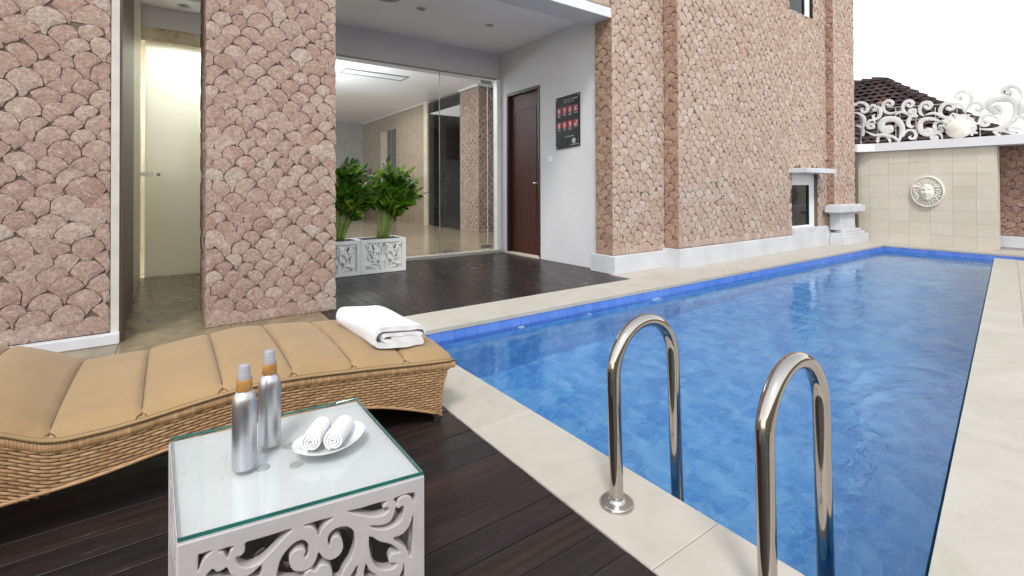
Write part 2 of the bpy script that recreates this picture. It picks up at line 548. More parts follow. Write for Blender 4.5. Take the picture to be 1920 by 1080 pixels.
def frosted():
    m = NT('frosted_glass')
    v = m.coords()
    tr = m.n('ShaderNodeBsdfTranslucent'); tr.inputs[0].default_value = (0.78, 0.80, 0.755, 1)
    df = m.n('ShaderNodeBsdfDiffuse'); df.inputs[0].default_value = (0.50, 0.49, 0.41, 1)
    gl = m.n('ShaderNodeBsdfGlossy'); gl.inputs['Roughness'].default_value = 0.12
    mx = m.n('ShaderNodeMixShader'); mx.inputs[0].default_value = 0.62
    m.l(df.outputs[0], mx.inputs[1]); m.l(tr.outputs[0], mx.inputs[2])
    m2 = m.n('ShaderNodeMixShader'); m2.inputs[0].default_value = 0.06
    m.l(mx.outputs[0], m2.inputs[1]); m.l(gl.outputs[0], m2.inputs[2])
    m.l(m2.outputs[0], m.out.inputs['Surface'])
    return m.m
M_FROST = frosted()

def marble_floor():
    m = NT('beige_marble_floor')
    v = m.coords((0.6, 2.2, 1))
    n1 = m.noise(v, 3.2, 7, 0.65, 1.4)
    c = m.ramp(n1, [(0.30, (0.20, 0.15, 0.09)), (0.50, (0.31, 0.245, 0.16)), (0.70, (0.40, 0.33, 0.235))])
    m.pbsdf(c, 0.16, 0, None, 0.5)
    return m.m
M_MARBLE = marble_floor()
M_TRAVFLOOR = plain('brown_travertine_floor', (0.21, 0.165, 0.10), 0.25, var=0.35, scale=7, bump=0.02)

def vein_marble():
    m = NT('veined_cream_marble')
    v = m.coords()
    n1 = m.noise(v, 5.5, 7, 0.7, 1.6)
    c = m.ramp(n1, [(0.34, (0.55, 0.38, 0.19)), (0.46, (0.74, 0.62, 0.42)), (0.64, (0.84, 0.78, 0.64))])
    m.pbsdf(c, 0.3)
    return m.m
M_VEIN = vein_marble()

def travertine():
    m = NT('streaked_travertine')
    v = m.coords((16, 16, 2.2))
    n1 = m.noise(v, 2.0, 7, 0.7, 0.6)
    c = m.ramp(n1, [(0.32, (0.20, 0.13, 0.085)), (0.52, (0.36, 0.27, 0.19)), (0.72, (0.47, 0.38, 0.29))])
    m.pbsdf(c, 0.8, 0, m.bump(n1, 0.6, 0.02), 0.3)
    return m.m
M_TRAV = travertine()

def wood_door():
    m = NT('mahogany_door')
    v = m.coords((20, 20, 1.2))
    n1 = m.noise(v, 1.6, 7, 0.65, 0.8)
    c = m.ramp(n1, [(0.32, (0.040, 0.011, 0.008)), (0.52, (0.068, 0.019, 0.012)), (0.70, (0.095, 0.028, 0.018))])
    m.pbsdf(c, 0.38, 0, m.bump(n1, 0.06, 0.002), 0.3)
    return m.m
M_DOOR = wood_door()
M_DOORFRAME = plain('dark_door_frame', (0.038, 0.014, 0.011), 0.35, var=0.3, scale=10, bump=0.05)

def fabric(name, col, scale=900, bump=0.15, rough=0.9, var=0.06, fuzz=0.3):
    m = NT(name)
    v = m.coords()
    n1 = m.noise(v, 5, 4)
    n2 = m.noise(v, scale, 2, 0.5)
    c = m.ramp(n1, [(0.3, tuple(x * (1 - var) for x in col)), (0.7, tuple(min(1, x * (1 + var)) for x in col))])
    n3 = m.noise(m.coords((1, 1.6, 1)), 11, 4, 0.55, 0.8)
    nb = m.bump(n3, 0.30, 0.014)
    p = m.pbsdf(c, rough, 0, m.bump(n2, bump, 0.002, nb), 0.25)
    p.inputs['Sheen Weight'].default_value = fuzz
    p.inputs['Sheen Roughness'].default_value = 0.5
    return m.m
M_CANVAS = fabric('tan_canvas', (0.315, 0.205, 0.102), fuzz=0.15, rough=0.7)
M_PIPING = fabric('seam_thread', (0.11, 0.065, 0.030))
def terry():
    m = NT('white_terry')
    v = m.coords()
    n2 = m.noise(v, 520, 3, 0.7)
    n3 = m.noise(v, 60, 4, 0.6)
    p = m.pbsdf((0.84, 0.83, 0.86), 0.95, 0, m.bump(n3, 0.35, 0.006, m.bump(n2, 0.9, 0.004)), 0.1)
    p.inputs['Sheen Weight'].default_value = 0.5
    return m.m
M_TERRY = terry()
def wicker():
    m = NT('wicker_strand')
    v = m.coords((1, 1, 6))
    isl = m.n('ShaderNodeNewGeometry').outputs['Random Per Island']
    base = m.ramp(isl, [(0.0, (0.34, 0.19, 0.09)), (0.4, (0.46, 0.28, 0.145)), (0.75, (0.39, 0.225, 0.11)), (1.0, (0.53, 0.35, 0.19))])
    n = m.noise(m.coords((10, 10, 160)), 1.5, 3)
    c = m.mix(m.ramp(n, [(0.35, 0.5), (0.6, 0.0)]), base, (0.16, 0.08, 0.035))
    m.pbsdf(c, 0.42, 0, m.bump(n, 0.25, 0.002), 0.4)
    return m.m
M_WICKER = wicker()
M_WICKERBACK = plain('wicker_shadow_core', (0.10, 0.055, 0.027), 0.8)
M_ALU = plain('satin_aluminium', (0.56, 0.555, 0.58), 0.33, 1.0, var=0.03, scale=30, bump=0.03, bscale=200)
M_BAMBOO = plain('amber_collar', (0.36, 0.17, 0.045), 0.35, var=0.25, scale=40, bump=0.05)
def plastic_cap():
    m = NT('cloudy_plastic_cap')
    p = m.pbsdf((0.50, 0.49, 0.55), 0.18, 0, None, 0.5)
    p.inputs['Transmission Weight'].default_value = 0.35
    return m.m
M_CAP = plastic_cap()
def leaf_mat():
    m = NT('glossy_leaf')
    isl = m.n('ShaderNodeNewGeometry').outputs['Random Per Island']
    c = m.ramp(isl, [(0.0, (0.030, 0.085, 0.010)), (0.45, (0.085, 0.21, 0.016)), (0.8, (0.19, 0.38, 0.035)), (1.0, (0.38, 0.55, 0.08))])
    p = m.pbsdf(c, 0.28, 0, None, 0.5)
    tr = m.n('ShaderNodeBsdfTranslucent'); m.l(c, tr.inputs[0])
    mx = m.n('ShaderNodeMixShader'); mx.inputs[0].default_value = 0.18
    m.l(p.outputs[0], mx.inputs[1]); m.l(tr.outputs[0], mx.inputs[2])
    m.l(mx.outputs[0], m.out.inputs['Surface'])
    return m.m
M_LEAF = leaf_mat()
M_STALK = plain('pale_green_stalk', (0.20, 0.27, 0.06), 0.45, var=0.25, scale=30)
M_SOIL = plain('potting_soil', (0.03, 0.022, 0.016), 0.95, bump=0.6, bscale=80)
M_SIGN = plain('black_acrylic', (0.008, 0.008, 0.009), 0.35, var=0.1, bump=0.0, spec=0.25)
M_RED = plain('red_print', (0.42, 0.012, 0.02), 0.4, var=0.1)
M_PRINT = plain('white_print', (0.62, 0.60, 0.58), 0.5, var=0.03)
M_GREY = plain('grey_plastic', (0.30, 0.30, 0.31), 0.5)
M_ROOF = plain('aged_roof_tile', (0.035, 0.020, 0.022), 0.85, var=0.6, scale=3.5, bump=0.3, bscale=20)
M_GROUND = plain('bare_ground', (0.22, 0.19, 0.15), 0.95, var=0.2, scale=0.5, bump=0.3, bscale=10)
M_HOUSE = plain('house_wall', (0.45, 0.42, 0.38), 0.9)
FENCE = [([(3.208, 2.509), (3.177, 2.483), (3.141, 2.503), (3.137, 2.546), (3.176, 2.584), (3.233, 2.577), (3.274, 2.522), (3.277, 2.453), (3.242, 2.387), (3.164, 2.351), (3.066, 2.364), (2.983, 2.353)], 0.042), ([(2.914, 2.462), (2.881, 2.432), (2.844, 2.457), (2.84, 2.497), (2.88, 2.536), (2.938, 2.528), (2.975, 2.476), (2.983, 2.409), (2.953, 2.349), (2.902, 2.317)], 0.042), ([(2.664, 2.393), (2.632, 2.361), (2.594, 2.392), (2.591, 2.432), (2.631, 2.471), (2.696, 2.464), (2.735, 2.403), (2.743, 2.33), (2.717, 2.268), (2.678, 2.239)], 0.045), ([(2.365, 2.327), (2.335, 2.304), (2.292, 2.333), (2.298, 2.382), (2.352, 2.418), (2.413, 2.406), (2.456, 2.348), (2.469, 2.277), (2.439, 2.209), (2.39, 2.171)], 0.049), ([(2.328, 2.402), (2.256, 2.399), (2.197, 2.352), (2.163, 2.284), (2.152, 2.235)], 0.039), ([(2.194, 2.496), (2.194, 2.458), (2.226, 2.463), (2.257, 2.503), (2.252, 2.557), (2.207, 2.584), (2.143, 2.575), (2.089, 2.523), (2.067, 2.442), (2.093, 2.352), (2.134, 2.272), (2.146, 2.219)], 0.045), ([(2.008, 2.263), (1.992, 2.23), (1.958, 2.241), (1.935, 2.284), (1.957, 2.34), (2.024, 2.37), (2.093, 2.352), (2.128, 2.279)], 0.042), ([(1.771, 2.268), (1.737, 2.256), (1.745, 2.194), (1.804, 2.202), (1.863, 2.274), (1.874, 2.344), (1.813, 2.395), (1.706, 2.394), (1.612, 2.364), (1.556, 2.275), (1.562, 2.129), (1.615, 2.017), (1.71, 1.946), (1.839, 1.922), (1.983, 1.944)], 0.101), ([(1.658, 2.476), (1.632, 2.446), (1.619, 2.484), (1.65, 2.514), (1.693, 2.481), (1.699, 2.535), (1.657, 2.572), (1.589, 2.563), (1.528, 2.506), (1.504, 2.414), (1.515, 2.298)], 0.049), ([(1.915, 2.067), (1.882, 2.048), (1.888, 2.003), (1.938, 2.001), (1.968, 2.058), (1.948, 2.124), (1.881, 2.154), (1.816, 2.131), (1.773, 2.08), (1.752, 2.003)], 0.045), ([(3.223, 2.081), (3.173, 2.102), (3.167, 2.037), (3.231, 2.03), (3.288, 2.079), (3.302, 2.159), (3.265, 2.234), (3.172, 2.252), (3.074, 2.22), (3.006, 2.118), (2.993, 2.006), (3.021, 1.898), (3.057, 1.816)], 0.081), ([(2.668, 1.974), (2.636, 2.003), (2.598, 1.98), (2.604, 1.932), (2.656, 1.923), (2.72, 1.971), (2.742, 2.056), (2.731, 2.138), (2.679, 2.181), (2.602, 2.183), (2.514, 2.153), (2.44, 2.104)], 0.062), ([(2.862, 2.32), (2.842, 2.293), (2.808, 2.313), (2.821, 2.365), (2.875, 2.367), (2.909, 2.318)], 0.042), ([(2.796, 2.253), (2.862, 2.245), (2.9, 2.182), (2.901, 2.115), (2.864, 2.069), (2.817, 2.081)], 0.045), ([(2.478, 2.02), (2.453, 1.985), (2.466, 1.946), (2.516, 1.959), (2.547, 2.027), (2.533, 2.099), (2.477, 2.117), (2.422, 2.078)], 0.042), ([(2.554, 1.849), (2.535, 1.871), (2.517, 1.842), (2.552, 1.819), (2.586, 1.868), (2.564, 1.918), (2.504, 1.928), (2.457, 1.888), (2.445, 1.807)], 0.042), ([(3.72, 2.587), (3.65, 2.618), (3.566, 2.591), (3.521, 2.531), (3.521, 2.451), (3.567, 2.425), (3.608, 2.454), (3.615, 2.496), (3.577, 2.512)], 0.042), ([(3.439, 2.458), (3.406, 2.436), (3.387, 2.486), (3.435, 2.537), (3.48, 2.508)], 0.039), ([(3.408, 2.524), (3.335, 2.479), (3.31, 2.388), (3.337, 2.303), (3.403, 2.276), (3.432, 2.333), (3.398, 2.364)], 0.039), ([(3.471, 2.178), (3.434, 2.174), (3.427, 2.12), (3.494, 2.118), (3.524, 2.184), (3.485, 2.251), (3.418, 2.252), (3.397, 2.187)], 0.039), ([(3.729, 2.443), (3.636, 2.394), (3.576, 2.315), (3.569, 2.207), (3.6, 2.12)], 0.042), ([(3.716, 2.178), (3.638, 2.155), (3.593, 2.066), (3.602, 1.977)], 0.036), ([(3.367, 1.859), (3.352, 1.937), (3.296, 1.966), (3.225, 1.942), (3.182, 1.869), (3.183, 1.809)], 0.039), ([(2.987, 1.929), (2.918, 2.012), (2.838, 2.004), (2.801, 1.937), (2.819, 1.872), (2.868, 1.863), (2.892, 1.895), (2.859, 1.917)], 0.036), ([(3.094, 2.308), (3.01, 2.357), (2.915, 2.31), (2.876, 2.263)], 0.032), ([(2.665, 2.254), (2.563, 2.276), (2.464, 2.228), (2.378, 2.153), (2.318, 2.114)], 0.039), ([(3.547, 2.061), (3.413, 1.977), (3.267, 1.972), (3.126, 1.916), (3.043, 1.841)], 0.036), ([(1.668, 1.916), (1.585, 1.922), (1.483, 1.882), (1.403, 1.906)], 0.036), ([(1.818, 1.889), (1.711, 1.891), (1.606, 1.839), (1.525, 1.765)], 0.042), ([(1.829, 1.89), (1.775, 1.84), (1.752, 1.781)], 0.036), ([(1.518, 2.299), (1.498, 2.208), (1.516, 2.123)], 0.065), ([(1.553, 2.039), (1.512, 2.086), (1.467, 2.044), (1.443, 1.939)], 0.042), ([(1.36, 2.275), (1.38, 2.221), (1.42, 2.241), (1.429, 2.3), (1.389, 2.352), (1.33, 2.328), (1.292, 2.237), (1.313, 2.097), (1.392, 2.02), (1.463, 1.912)], 0.055)]
TABLE_HOLES = [[(0.0291, 0.4133), (0.034, 0.4151), (0.0479, 0.415), (0.0399, 0.4096), (0.0331, 0.4004), (0.0286, 0.3905)], [(0.0569, 0.4124), (0.0783, 0.4124), (0.0726, 0.4054), (0.0701, 0.3957), (0.067, 0.4002), (0.064, 0.4072)], [(0.0961, 0.4122), (0.1141, 0.4125), (0.1403, 0.4127), (0.1661, 0.4127), (0.1515, 0.4007), (0.1293, 0.3812), (0.1142, 0.3719), (0.0971, 0.3708), (0.0856, 0.3796), (0.0819, 0.3923), (0.0887, 0.3928), (0.094, 0.3976), (0.095, 0.4049)], [(0.1196, 0.3664), (0.1056, 0.3582), (0.093, 0.3532), (0.1142, 0.3454)], [(0.0479, 0.3855), (0.0549, 0.3783), (0.064, 0.379), (0.0685, 0.3805), (0.0742, 0.3671), (0.0846, 0.3558), (0.0404, 0.372)], [(0.1857, 0.4128), (0.2321, 0.4122), (0.2212, 0.4046), (0.2128, 0.3958), (0.2087, 0.3877), (0.2045, 0.3985), (0.1974, 0.4071)], [(0.1448, 0.3337), (0.1448, 0.3538), (0.1515, 0.3711), (0.1673, 0.3856), (0.181, 0.3885), (0.1903, 0.3804), (0.1927, 0.367), (0.188, 0.356), (0.1857, 0.3594), (0.188, 0.3673), (0.1834, 0.3739), (0.1718, 0.3753), (0.1621, 0.3675), (0.1616, 0.3553), (0.1673, 0.3409), (0.181, 0.3335), (0.1974, 0.3352), (0.2056, 0.3474), (0.2092, 0.3571), (0.2164, 0.345), (0.2284, 0.3369), (0.2431, 0.3396), (0.2506, 0.3526), (0.2476, 0.3691), (0.2407, 0.3773), (0.2309, 0.3746), (0.2272, 0.3635), (0.2243, 0.3716), (0.2273, 0.3835), (0.2383, 0.3902), (0.2556, 0.3881), (0.2682, 0.3754), (0.2707, 0.351), (0.2631, 0.3275), (0.2506, 0.3111), (0.2431, 0.2977), (0.2321, 0.3023), (0.2316, 0.3179), (0.2236, 0.3317), (0.2111, 0.3341), (0.2033, 0.3267), (0.195, 0.333), (0.1864, 0.329), (0.1822, 0.3201)], [(0.2581, 0.4146), (0.2784, 0.4137), (0.3256, 0.4136), (0.3221, 0.4065), (0.3216, 0.4008), (0.331, 0.4006), (0.331, 0.3931), (0.3202, 0.3896), (0.3043, 0.3918), (0.2835, 0.4008)], [(0.344, 0.4141), (0.3802, 0.4141), (0.3807, 0.3968), (0.3737, 0.4085), (0.3611, 0.4149), (0.3506, 0.4103), (0.3473, 0.4023), (0.3446, 0.4066)], [(0.2977, 0.376), (0.3202, 0.3702), (0.3363, 0.3733), (0.3432, 0.3861), (0.3456, 0.396), (0.3506, 0.392), (0.3583, 0.3949), (0.3611, 0.3889), (0.3583, 0.3738), (0.3472, 0.3636), (0.3282, 0.3615), (0.3096, 0.3669)], [(0.3793, 0.3695), (0.3749, 0.2942), (0.3637, 0.3145), (0.3404, 0.3381), (0.3582, 0.341), (0.3722, 0.353)], [(0.2964, 0.3565), (0.3148, 0.3417), (0.3363, 0.3291), (0.3526, 0.31), (0.3389, 0.312), (0.3322, 0.3035), (0.334, 0.2953), (0.3471, 0.2901), (0.3416, 0.2839), (0.3254, 0.2856), (0.3095, 0.2959), (0.299, 0.3203)], [(0.2899, 0.3084), (0.2963, 0.2947), (0.3094, 0.2807), (0.3068, 0.2744), (0.2873, 0.2816)], [(0.3609, 0.2847), (0.3581, 0.2726), (0.3503, 0.2585), (0.3614, 0.2545)], [(0.2757, 0.3107), (0.2719, 0.2872), (0.261, 0.2912), (0.2681, 0.3022)]]

# ================================================================== STONE CLADDING GENERATOR
def scale_stones(u0, u1, v0, v1, width, pitch, seed, holes=(), na=22, gap=0.0014, ky=1.07, irr=1.0, rf=(0.99, 1.09)):
    """scale pattern: round-topped stones in staggered rows, lower rows lie over upper ones"""
    rg = random.Random(seed)
    # each row sits in the notches of the row below
    rows = []
    c = []
    u = u0 - width * 2
    while u < u1 + width * 2:
        c.append((u, v0 - pitch * 0.9))
        u += width * rg.uniform(1 - .26 * irr, 1 + .26 * irr)
    while True:
        row = []
        for i, (u, v) in enumerate(c):
            l = c[i - 1][0] if i else u - width
            r_ = c[i + 1][0] if i + 1 < len(c) else u + width
            row.append((u, v, min(0.66 * width, max(0.40 * width, (r_ - l) * 0.25 * rg.uniform(*rf)))))
        rows.append(row)
        if min(q[1] for q in c) > v1 + pitch: break
        n = [(c[0][0] - width * 0.5, c[0][1] + pitch)]
        for i in range(len(c) - 1):
            d = c[i + 1][0] - c[i][0]
            m = (c[i][0] + c[i + 1][0]) * 0.5 + rg.uniform(-0.12, 0.12) * irr * width
            vv = (c[i][1] + c[i + 1][1]) * 0.5 + pitch * rg.uniform(1 - .16 * irr, 1 + .16 * irr)
            if d > 1.45 * width:
                n.append((m - 0.28 * width, vv - pitch * 0.1)); n.append((m + 0.34 * width, vv + pitch * 0.1))
            elif n and m - n[-1][0] < 0.62 * width and i < len(c) - 2:
                n[-1] = ((n[-1][0] + m) * 0.5, (n[-1][1] + vv) * 0.5)
            else:
                n.append((m, vv))
        n.append((c[-1][0] + width * 0.5, c[-1][1] + pitch))
        while n[0][0] > u0 - width: n.insert(0, (n[0][0] - width, n[0][1]))
        while n[-1][0] < u1 + width: n.append((n[-1][0] + width, n[-1][1]))
        n = [q for q in n if u0 - 2.6 * width < q[0] < u1 + 2.6 * width]
        c = n
    KY = ky * pitch / (width * 0.5)
    ang = np.array([2 * math.pi * (i / na - 0.085 * math.sin(2 * math.pi * i / na)) - math.pi / 2 for i in range(na)])
    ca, sa = np.cos(ang), np.sin(ang)
    NT_ = 48
    out = []
    for ri, row in enumerate(rows):
        lower = [s for rr in rows[max(0, ri - 2):ri] for s in rr]
        lo = np.array(lower) if lower else np.zeros((0, 3))
        for si, (cx, cy, r) in enumerate(row):
            if cx < u0 - r * 0.8 or cx > u1 + r * 0.8 or cy > v1 + r or cy < v0 - r * 1.2: continue
            # star centre: clear of the lower discs and inside the field
            sx, sy = min(max(cx, u0 + 0.012), u1 - 0.012), min(max(cy + r * 0.05, v0 + 0.010), v1 - 0.010)
            for _t in range(9):
                if len(lo) and (((sx - lo[:, 0]) ** 2 + ((sy - lo[:, 1]) / KY) ** 2) < (lo[:, 2] * 1.06) ** 2).any(): sy += r * 0.09
                else: break
            if any(a < sx < b and c < sy < d for a, b, c, d in holes): continue
            lim = np.where(sa > -0.15, r, r * (1.0 + 1.05 * np.minimum(1, (-sa - 0.15) / 0.6)))
            wob = 1 + 0.025 * np.array([rg.uniform(-1, 1) for _ in range(na)])
            ts = np.linspace(0.02, 1.0, NT_)
            px = sx + np.outer(lim * ca * wob, ts); py = sy + np.outer(lim * sa * wob * KY, ts)
            ok = (px > u0) & (px < u1) & (py > v0) & (py < v1)
            near = lo[(np.abs(lo[:, 0] - cx) < 2.6 * width)] if len(lo) else lo
            for (ax, ay, ar) in near:
                ok &= ((px - ax) ** 2 + ((py - ay) / KY) ** 2) > ar * ar
            for sj in (si - 1, si + 1):
                if 0 <= sj < len(row):
                    ax, ay, ar = row[sj]
                    ok &= ((px - ax) ** 2 + ((py - ay) / KY) ** 2 - ar * ar) > ((px - cx) ** 2 + ((py - cy) / KY) ** 2 - r * r)
            for a, b, c, d in holes:
                ok &= ~((px > a) & (px < b) & (py > c) & (py < d))
            first_bad = np.argmin(ok, axis=1)
            allok = ok.all(axis=1)
            idx = np.where(allok, NT_ - 1, np.maximum(first_bad - 1, 0))
            if (first_bad[~allok] == 0).sum() > na * 0.5: continue
            t = ts[idx]
            L = np.hypot(lim * ca * wob, lim * sa * wob * KY) * t
            L = np.maximum(L - gap, 0.004)
            dirx, diry = lim * ca * wob, lim * sa * wob * KY
            dl = np.hypot(dirx, diry)
            ox, oy = dirx / dl * L, diry / dl * L
            area = 0.5 * abs(np.sum(ox * np.roll(oy, -1) - oy * np.roll(ox, -1)))
            if area < 0.0011: continue
            out.append(((sx, sy), ox, oy, rg.random(), rg.random(), rg.random()))
    return out

def stone_shape(mb, st, P, h0=0.005, h1=0.013):
    (sx, sy), ox, oy, r1, r2, r3 = st
    n = len(ox)
    h = h0 + (h1 - h0) * r1
    tx, ty = (r2 - 0.5) * 0.06, (r3 - 0.5) * 0.06
    mx, my = float(np.mean(ox)), float(np.mean(oy))
    v = []
    for k in range(n): v.append(P(sx + ox[k], sy + oy[k], 0.0))
    for k in range(n):
        a, b = ox[k] * 0.985, oy[k] * 0.985
        v.append(P(sx + a, sy + b, max(0.003, h * 0.80 + a * tx + b * ty)))
    for k in range(n):
        a, b = mx + (ox[k] - mx) * 0.88, my + (oy[k] - my) * 0.88
        v.append(P(sx + a, sy + b, max(0.004, h * (0.93 + 0.14 * math.sin(k * 2.4 + r1 * 40)) + a * tx + b * ty)))
    v.append(P(sx + mx, sy + my, h * 1.05))
    f = []
    for q in range(2):
        f += [(q * n + k, q * n + (k + 1) % n, q * n + n + (k + 1) % n, q * n + n + k) for k in range(n)]
    f += [(2 * n + k, 2 * n + (k + 1) % n, 3 * n) for k in range(n)]
    mb.add(v, f)

def in_view(p):
    d = Vector(p) - CAM
    w = d.dot(fw)
    if w < 0.1: return None
    x = 960 + 906.14 * d.dot(rt2) / w; y = 345.96 - 906.14 * d.dot(up2) / w
    return (w if -20 < x < 1940 and -20 < y < 1100 else None)

def clad(parent, fields, mat, limit, mass_name='stone_mass'):
    """fields: (stones, P); the `limit` nearest in view become objects of their own, the rest one part"""
    allst = []
    for fld in fields:
        stones, P = fld[0], fld[1]
        fm = fld[2] if len(fld) > 2 else mat
        for s in stones:
            w = in_view(P(s[0][0], s[0][1], 0.02))
            allst.append((w if w is not None else 1e6 + rnd.random(), s, P, fm))
    allst.sort(key=lambda q: q[0])
    masses = {}
    cnt = 0
    for w, s, P, fm in allst:
        if w < 1e5 and cnt < limit:
            mb = MB(); stone_shape(mb, s, P)
            mb.build('stone', fm, parent, smooth=42)
            cnt += 1
        else:
            stone_shape(masses.setdefault(fm.name, (MB(), fm))[0], s, P)
    for mb, fm in masses.values():
        mb.build(mass_name, fm, parent, smooth=42, kind='stuff')

# ================================================================== GROUND AND DECKS
gr = MB()
hx0, hx1, hy0, hy1 = 1.2, 10.4, 0.0, 3.3
for (a, b, c, d) in ((-400, 400, -400, hy0), (-400, 400, hy1, 400), (-400, hx0, hy0, hy1), (hx1, 400, hy0, hy1)):
    gr.add([(a, c, -.07), (b, c, -.07), (b, d, -.07), (a, d, -.07)], [(0, 1, 2, 3)])
gr.build('ground', M_GROUND, kind='structure')

deck = empty('deck', (0, 1.5, 0), kind='structure')
MB().box(-3.2, 1.030, -1.2, 3.594, -.06, -.032).build('joist_bed', M_UNDER, deck)
BW = 0.1042
y = 1.8475 + BW * 16.6
i = 0
# boards run along the pool axis; joint lines at 1.8475, 1.535 ...
y0 = 1.8475 - BW * 29
for k in range(46):
    a = y0 + k * BW; b = a + BW
    if a > 3.59: break
    b = min(b, 3.592)
    cuts = [-3.1, -1.55 + rnd.uniform(-.5, .5), 1.031]
    if rnd.random() < .35: cuts[1] = -2.2
    for c0, c1 in zip(cuts[:-1], cuts[1:]):
        dz = rnd.uniform(-.0014, .0014)
        MB().box(c0 + .0012, c1 - .0012 if c1 < 1 else c1 - rnd.uniform(0, .003), a + .0016, b - .0016, -.028, dz, .0012).build('plank', M_DECK, deck)

terr = empty('alcove_deck', (2.6, 5, 0), kind='structure')
MB().box(1.02, 4.30, 3.606, 6.32, -.06, -.032).build('joist_bed', M_UNDER, terr)
x = 1.02
while x < 4.30:
    b = min(x + .104, 4.305)
    ymid = rnd.uniform(4.2, 5.8)
    lo_y = 3.606
    for c0, c1 in ((lo_y, ymid), (ymid, 6.325)):
        dz = rnd.uniform(-.0012, .0012)
        MB().box(x + .0012, b - .0012, c0 + .0010, c1 - .0010, -.028, dz, .0012).build('plank', M_DECK_B, terr)
    x += .104

pf = empty('passage_floor', (.3, 5.5, 0), kind='structure')
for ix in range(2):
    for iy in range(5):
        xa, xb = -.26 + ix * .64, -.26 + (ix + 1) * .64
        ya, yb = 3.606 + iy * .66, min(3.606 + (iy + 1) * .66, 6.9)
        if xb > 1.018: xb = 1.018
        MB().box(xa + .001, xb - .001, ya + .001, yb - .001, -.03, 0, .001).build('floor_slab', M_TRAVFLOOR, pf)
MB().box(-3.1, -.262, 3.606, 4.07, -.03, -.001).build('floor_slab', M_TRAVFLOOR, pf)

# ================================================================== POOL
POOL = [(1.333, 3.16), (1.333, .370), (9.47, 1.622), (9.47, .45), (10.16, .45), (10.20, 3.13)]
DEP = -1.02
sh = MB()
WL = -.10
pool = empty('pool', (5.5, 1.9, DEP), kind='structure')
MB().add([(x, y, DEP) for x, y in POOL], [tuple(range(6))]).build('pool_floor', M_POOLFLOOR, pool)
def wallstrip(a, b, z0, z1, mat, name='pool_wall'):
    MB().add([(*a, z0), (*b, z0), (*b, z1), (*a, z1)], [(0, 1, 2, 3)]).build(name, mat, pool)
ring = POOL + [POOL[0]]
for q in range(6):
    a, b = ring[q], ring[q + 1]
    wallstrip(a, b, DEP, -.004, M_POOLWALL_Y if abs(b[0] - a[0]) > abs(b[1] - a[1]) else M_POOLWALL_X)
# waterline tiles, each one a piece: long side then far side
x = 1.3336 - .02
while x < 10.17:
    yy = 3.16 - .03 * (x - 1.333) / 8.867
    a = max(x, 1.334); b = min(x + .1010, 10.185)
    MB().box(a + .0012, b - .0012, yy - .006, yy + .002, -.205, -.0055, .0012).build('tile', M_POOLTILE, pool)
    x += .1010
y = 3.124
while y > .5:
    xx = 10.16 + .04 * (y - .45) / 2.68
    MB().box(xx - .006, xx + .002, y - .1010 + .0012, y - .0012, -.205, -.0055, .0012).build('tile', M_POOLTILE, pool)
    y -= .1010
wat = MB().add([(x, y, WL) for x, y in POOL], [tuple(range(6))])
wat.build('water', M_WATER, kind='structure', fix=False)
for ix, (px_, pz_, rr_) in enumerate(((2.324, -.155, .032), (3.081, -.20, .024), (4.021, -.19, .075), (7.824, -.16, .07))):
    e = MB().lathe([(rr_ * .55, .0), (rr_, .004), (rr_, .012), (rr_ * .72, .022), (rr_ * .2, .024)], (px_, 3.1495, pz_), 20, 'y')
    e.v = [(a, 2 * 3.1495 - b, c) for a, b, c in e.v]
    e.build(('pool_inlet', 'pool_inlet', 'pool_light', 'pool_light')[ix], M_CERAMIC, None, smooth=40, cat=('inlet', 'inlet', 'light', 'light')[ix],
            label=('small white inlet cap on the blue tiles near the lounger', 'smallest white inlet cap on the pool wall, a ring with a dark eye', 'white oval underwater lamp at the water line beyond the near handrail', 'far white underwater lamp on the pool wall below the small window')[ix])

# coping slabs
cop = empty('coping', (5, 1.9, 0), kind='structure')
MB().box(1.036, 1.33, -1.0, 3.59, -.062, -.006).build('mortar_bed', M_GROUT, cop)
def slab(poly, name='slab', z=0.0, par=None, mat=M_COPING):
    mb = MB()
    cx = sum(p[0] for p in poly) / len(poly); cy = sum(p[1] for p in poly) / len(poly)
    ins = []
    for (a, b) in poly:
        l = math.hypot(a - cx, b - cy)
        ins.append((a + (cx - a) * .0035 / l, b + (cy - b) * .0035 / l))
    n = len(poly)
    v = [(a, b, z - .032) for a, b in poly] + [(a, b, z - .003) for a, b in poly] + [(a, b, z) for a, b in ins]
    f = [tuple(range(n - 1, -1, -1)), tuple(range(2 * n, 3 * n))]
    for q in range(2):
        f += [(q * n + k, q * n + (k + 1) % n, q * n + n + (k + 1) % n, q * n + n + k) for k in range(n)]
    mb.add(v, f)
    return mb.build(name, mat, par or cop)
g = .0011
ys = [3.145, 2.632, 1.730, .829, -.072, -.97]
for a, b in zip(ys[:-1], ys[1:]):
    slab([(1.0345, b + g), (1.340, b + g), (1.340, a - g), (1.0345, a - g)], z=rnd.uniform(-.0008, .0008))
xs_ = [1.0345, 1.92, 2.83, 3.73, 4.62, 5.52, 6.43, 7.33, 8.22, 9.12, 10.0]
for a, b in zip(xs_[:-1], xs_[1:]):
    slab([(a + g, 3.150 - .0034 * (a - 1.33)), (b - g, 3.150 - .0034 * (b - 1.33)), (b - g, 3.600), (a + g, 3.600)], z=rnd.uniform(-.0008, .0008))
for a, b in zip([4.17, 5.0, 5.9, 6.8, 7.7, 8.6, 9.5], [5.0, 5.9, 6.8, 7.7, 8.6, 9.5, 10.6]):   # strip between coping and plinth
    slab([(a + g, 3.6035), (b - g, 3.6035), (b - g, 3.92), (a + g, 3.92)], z=.001)
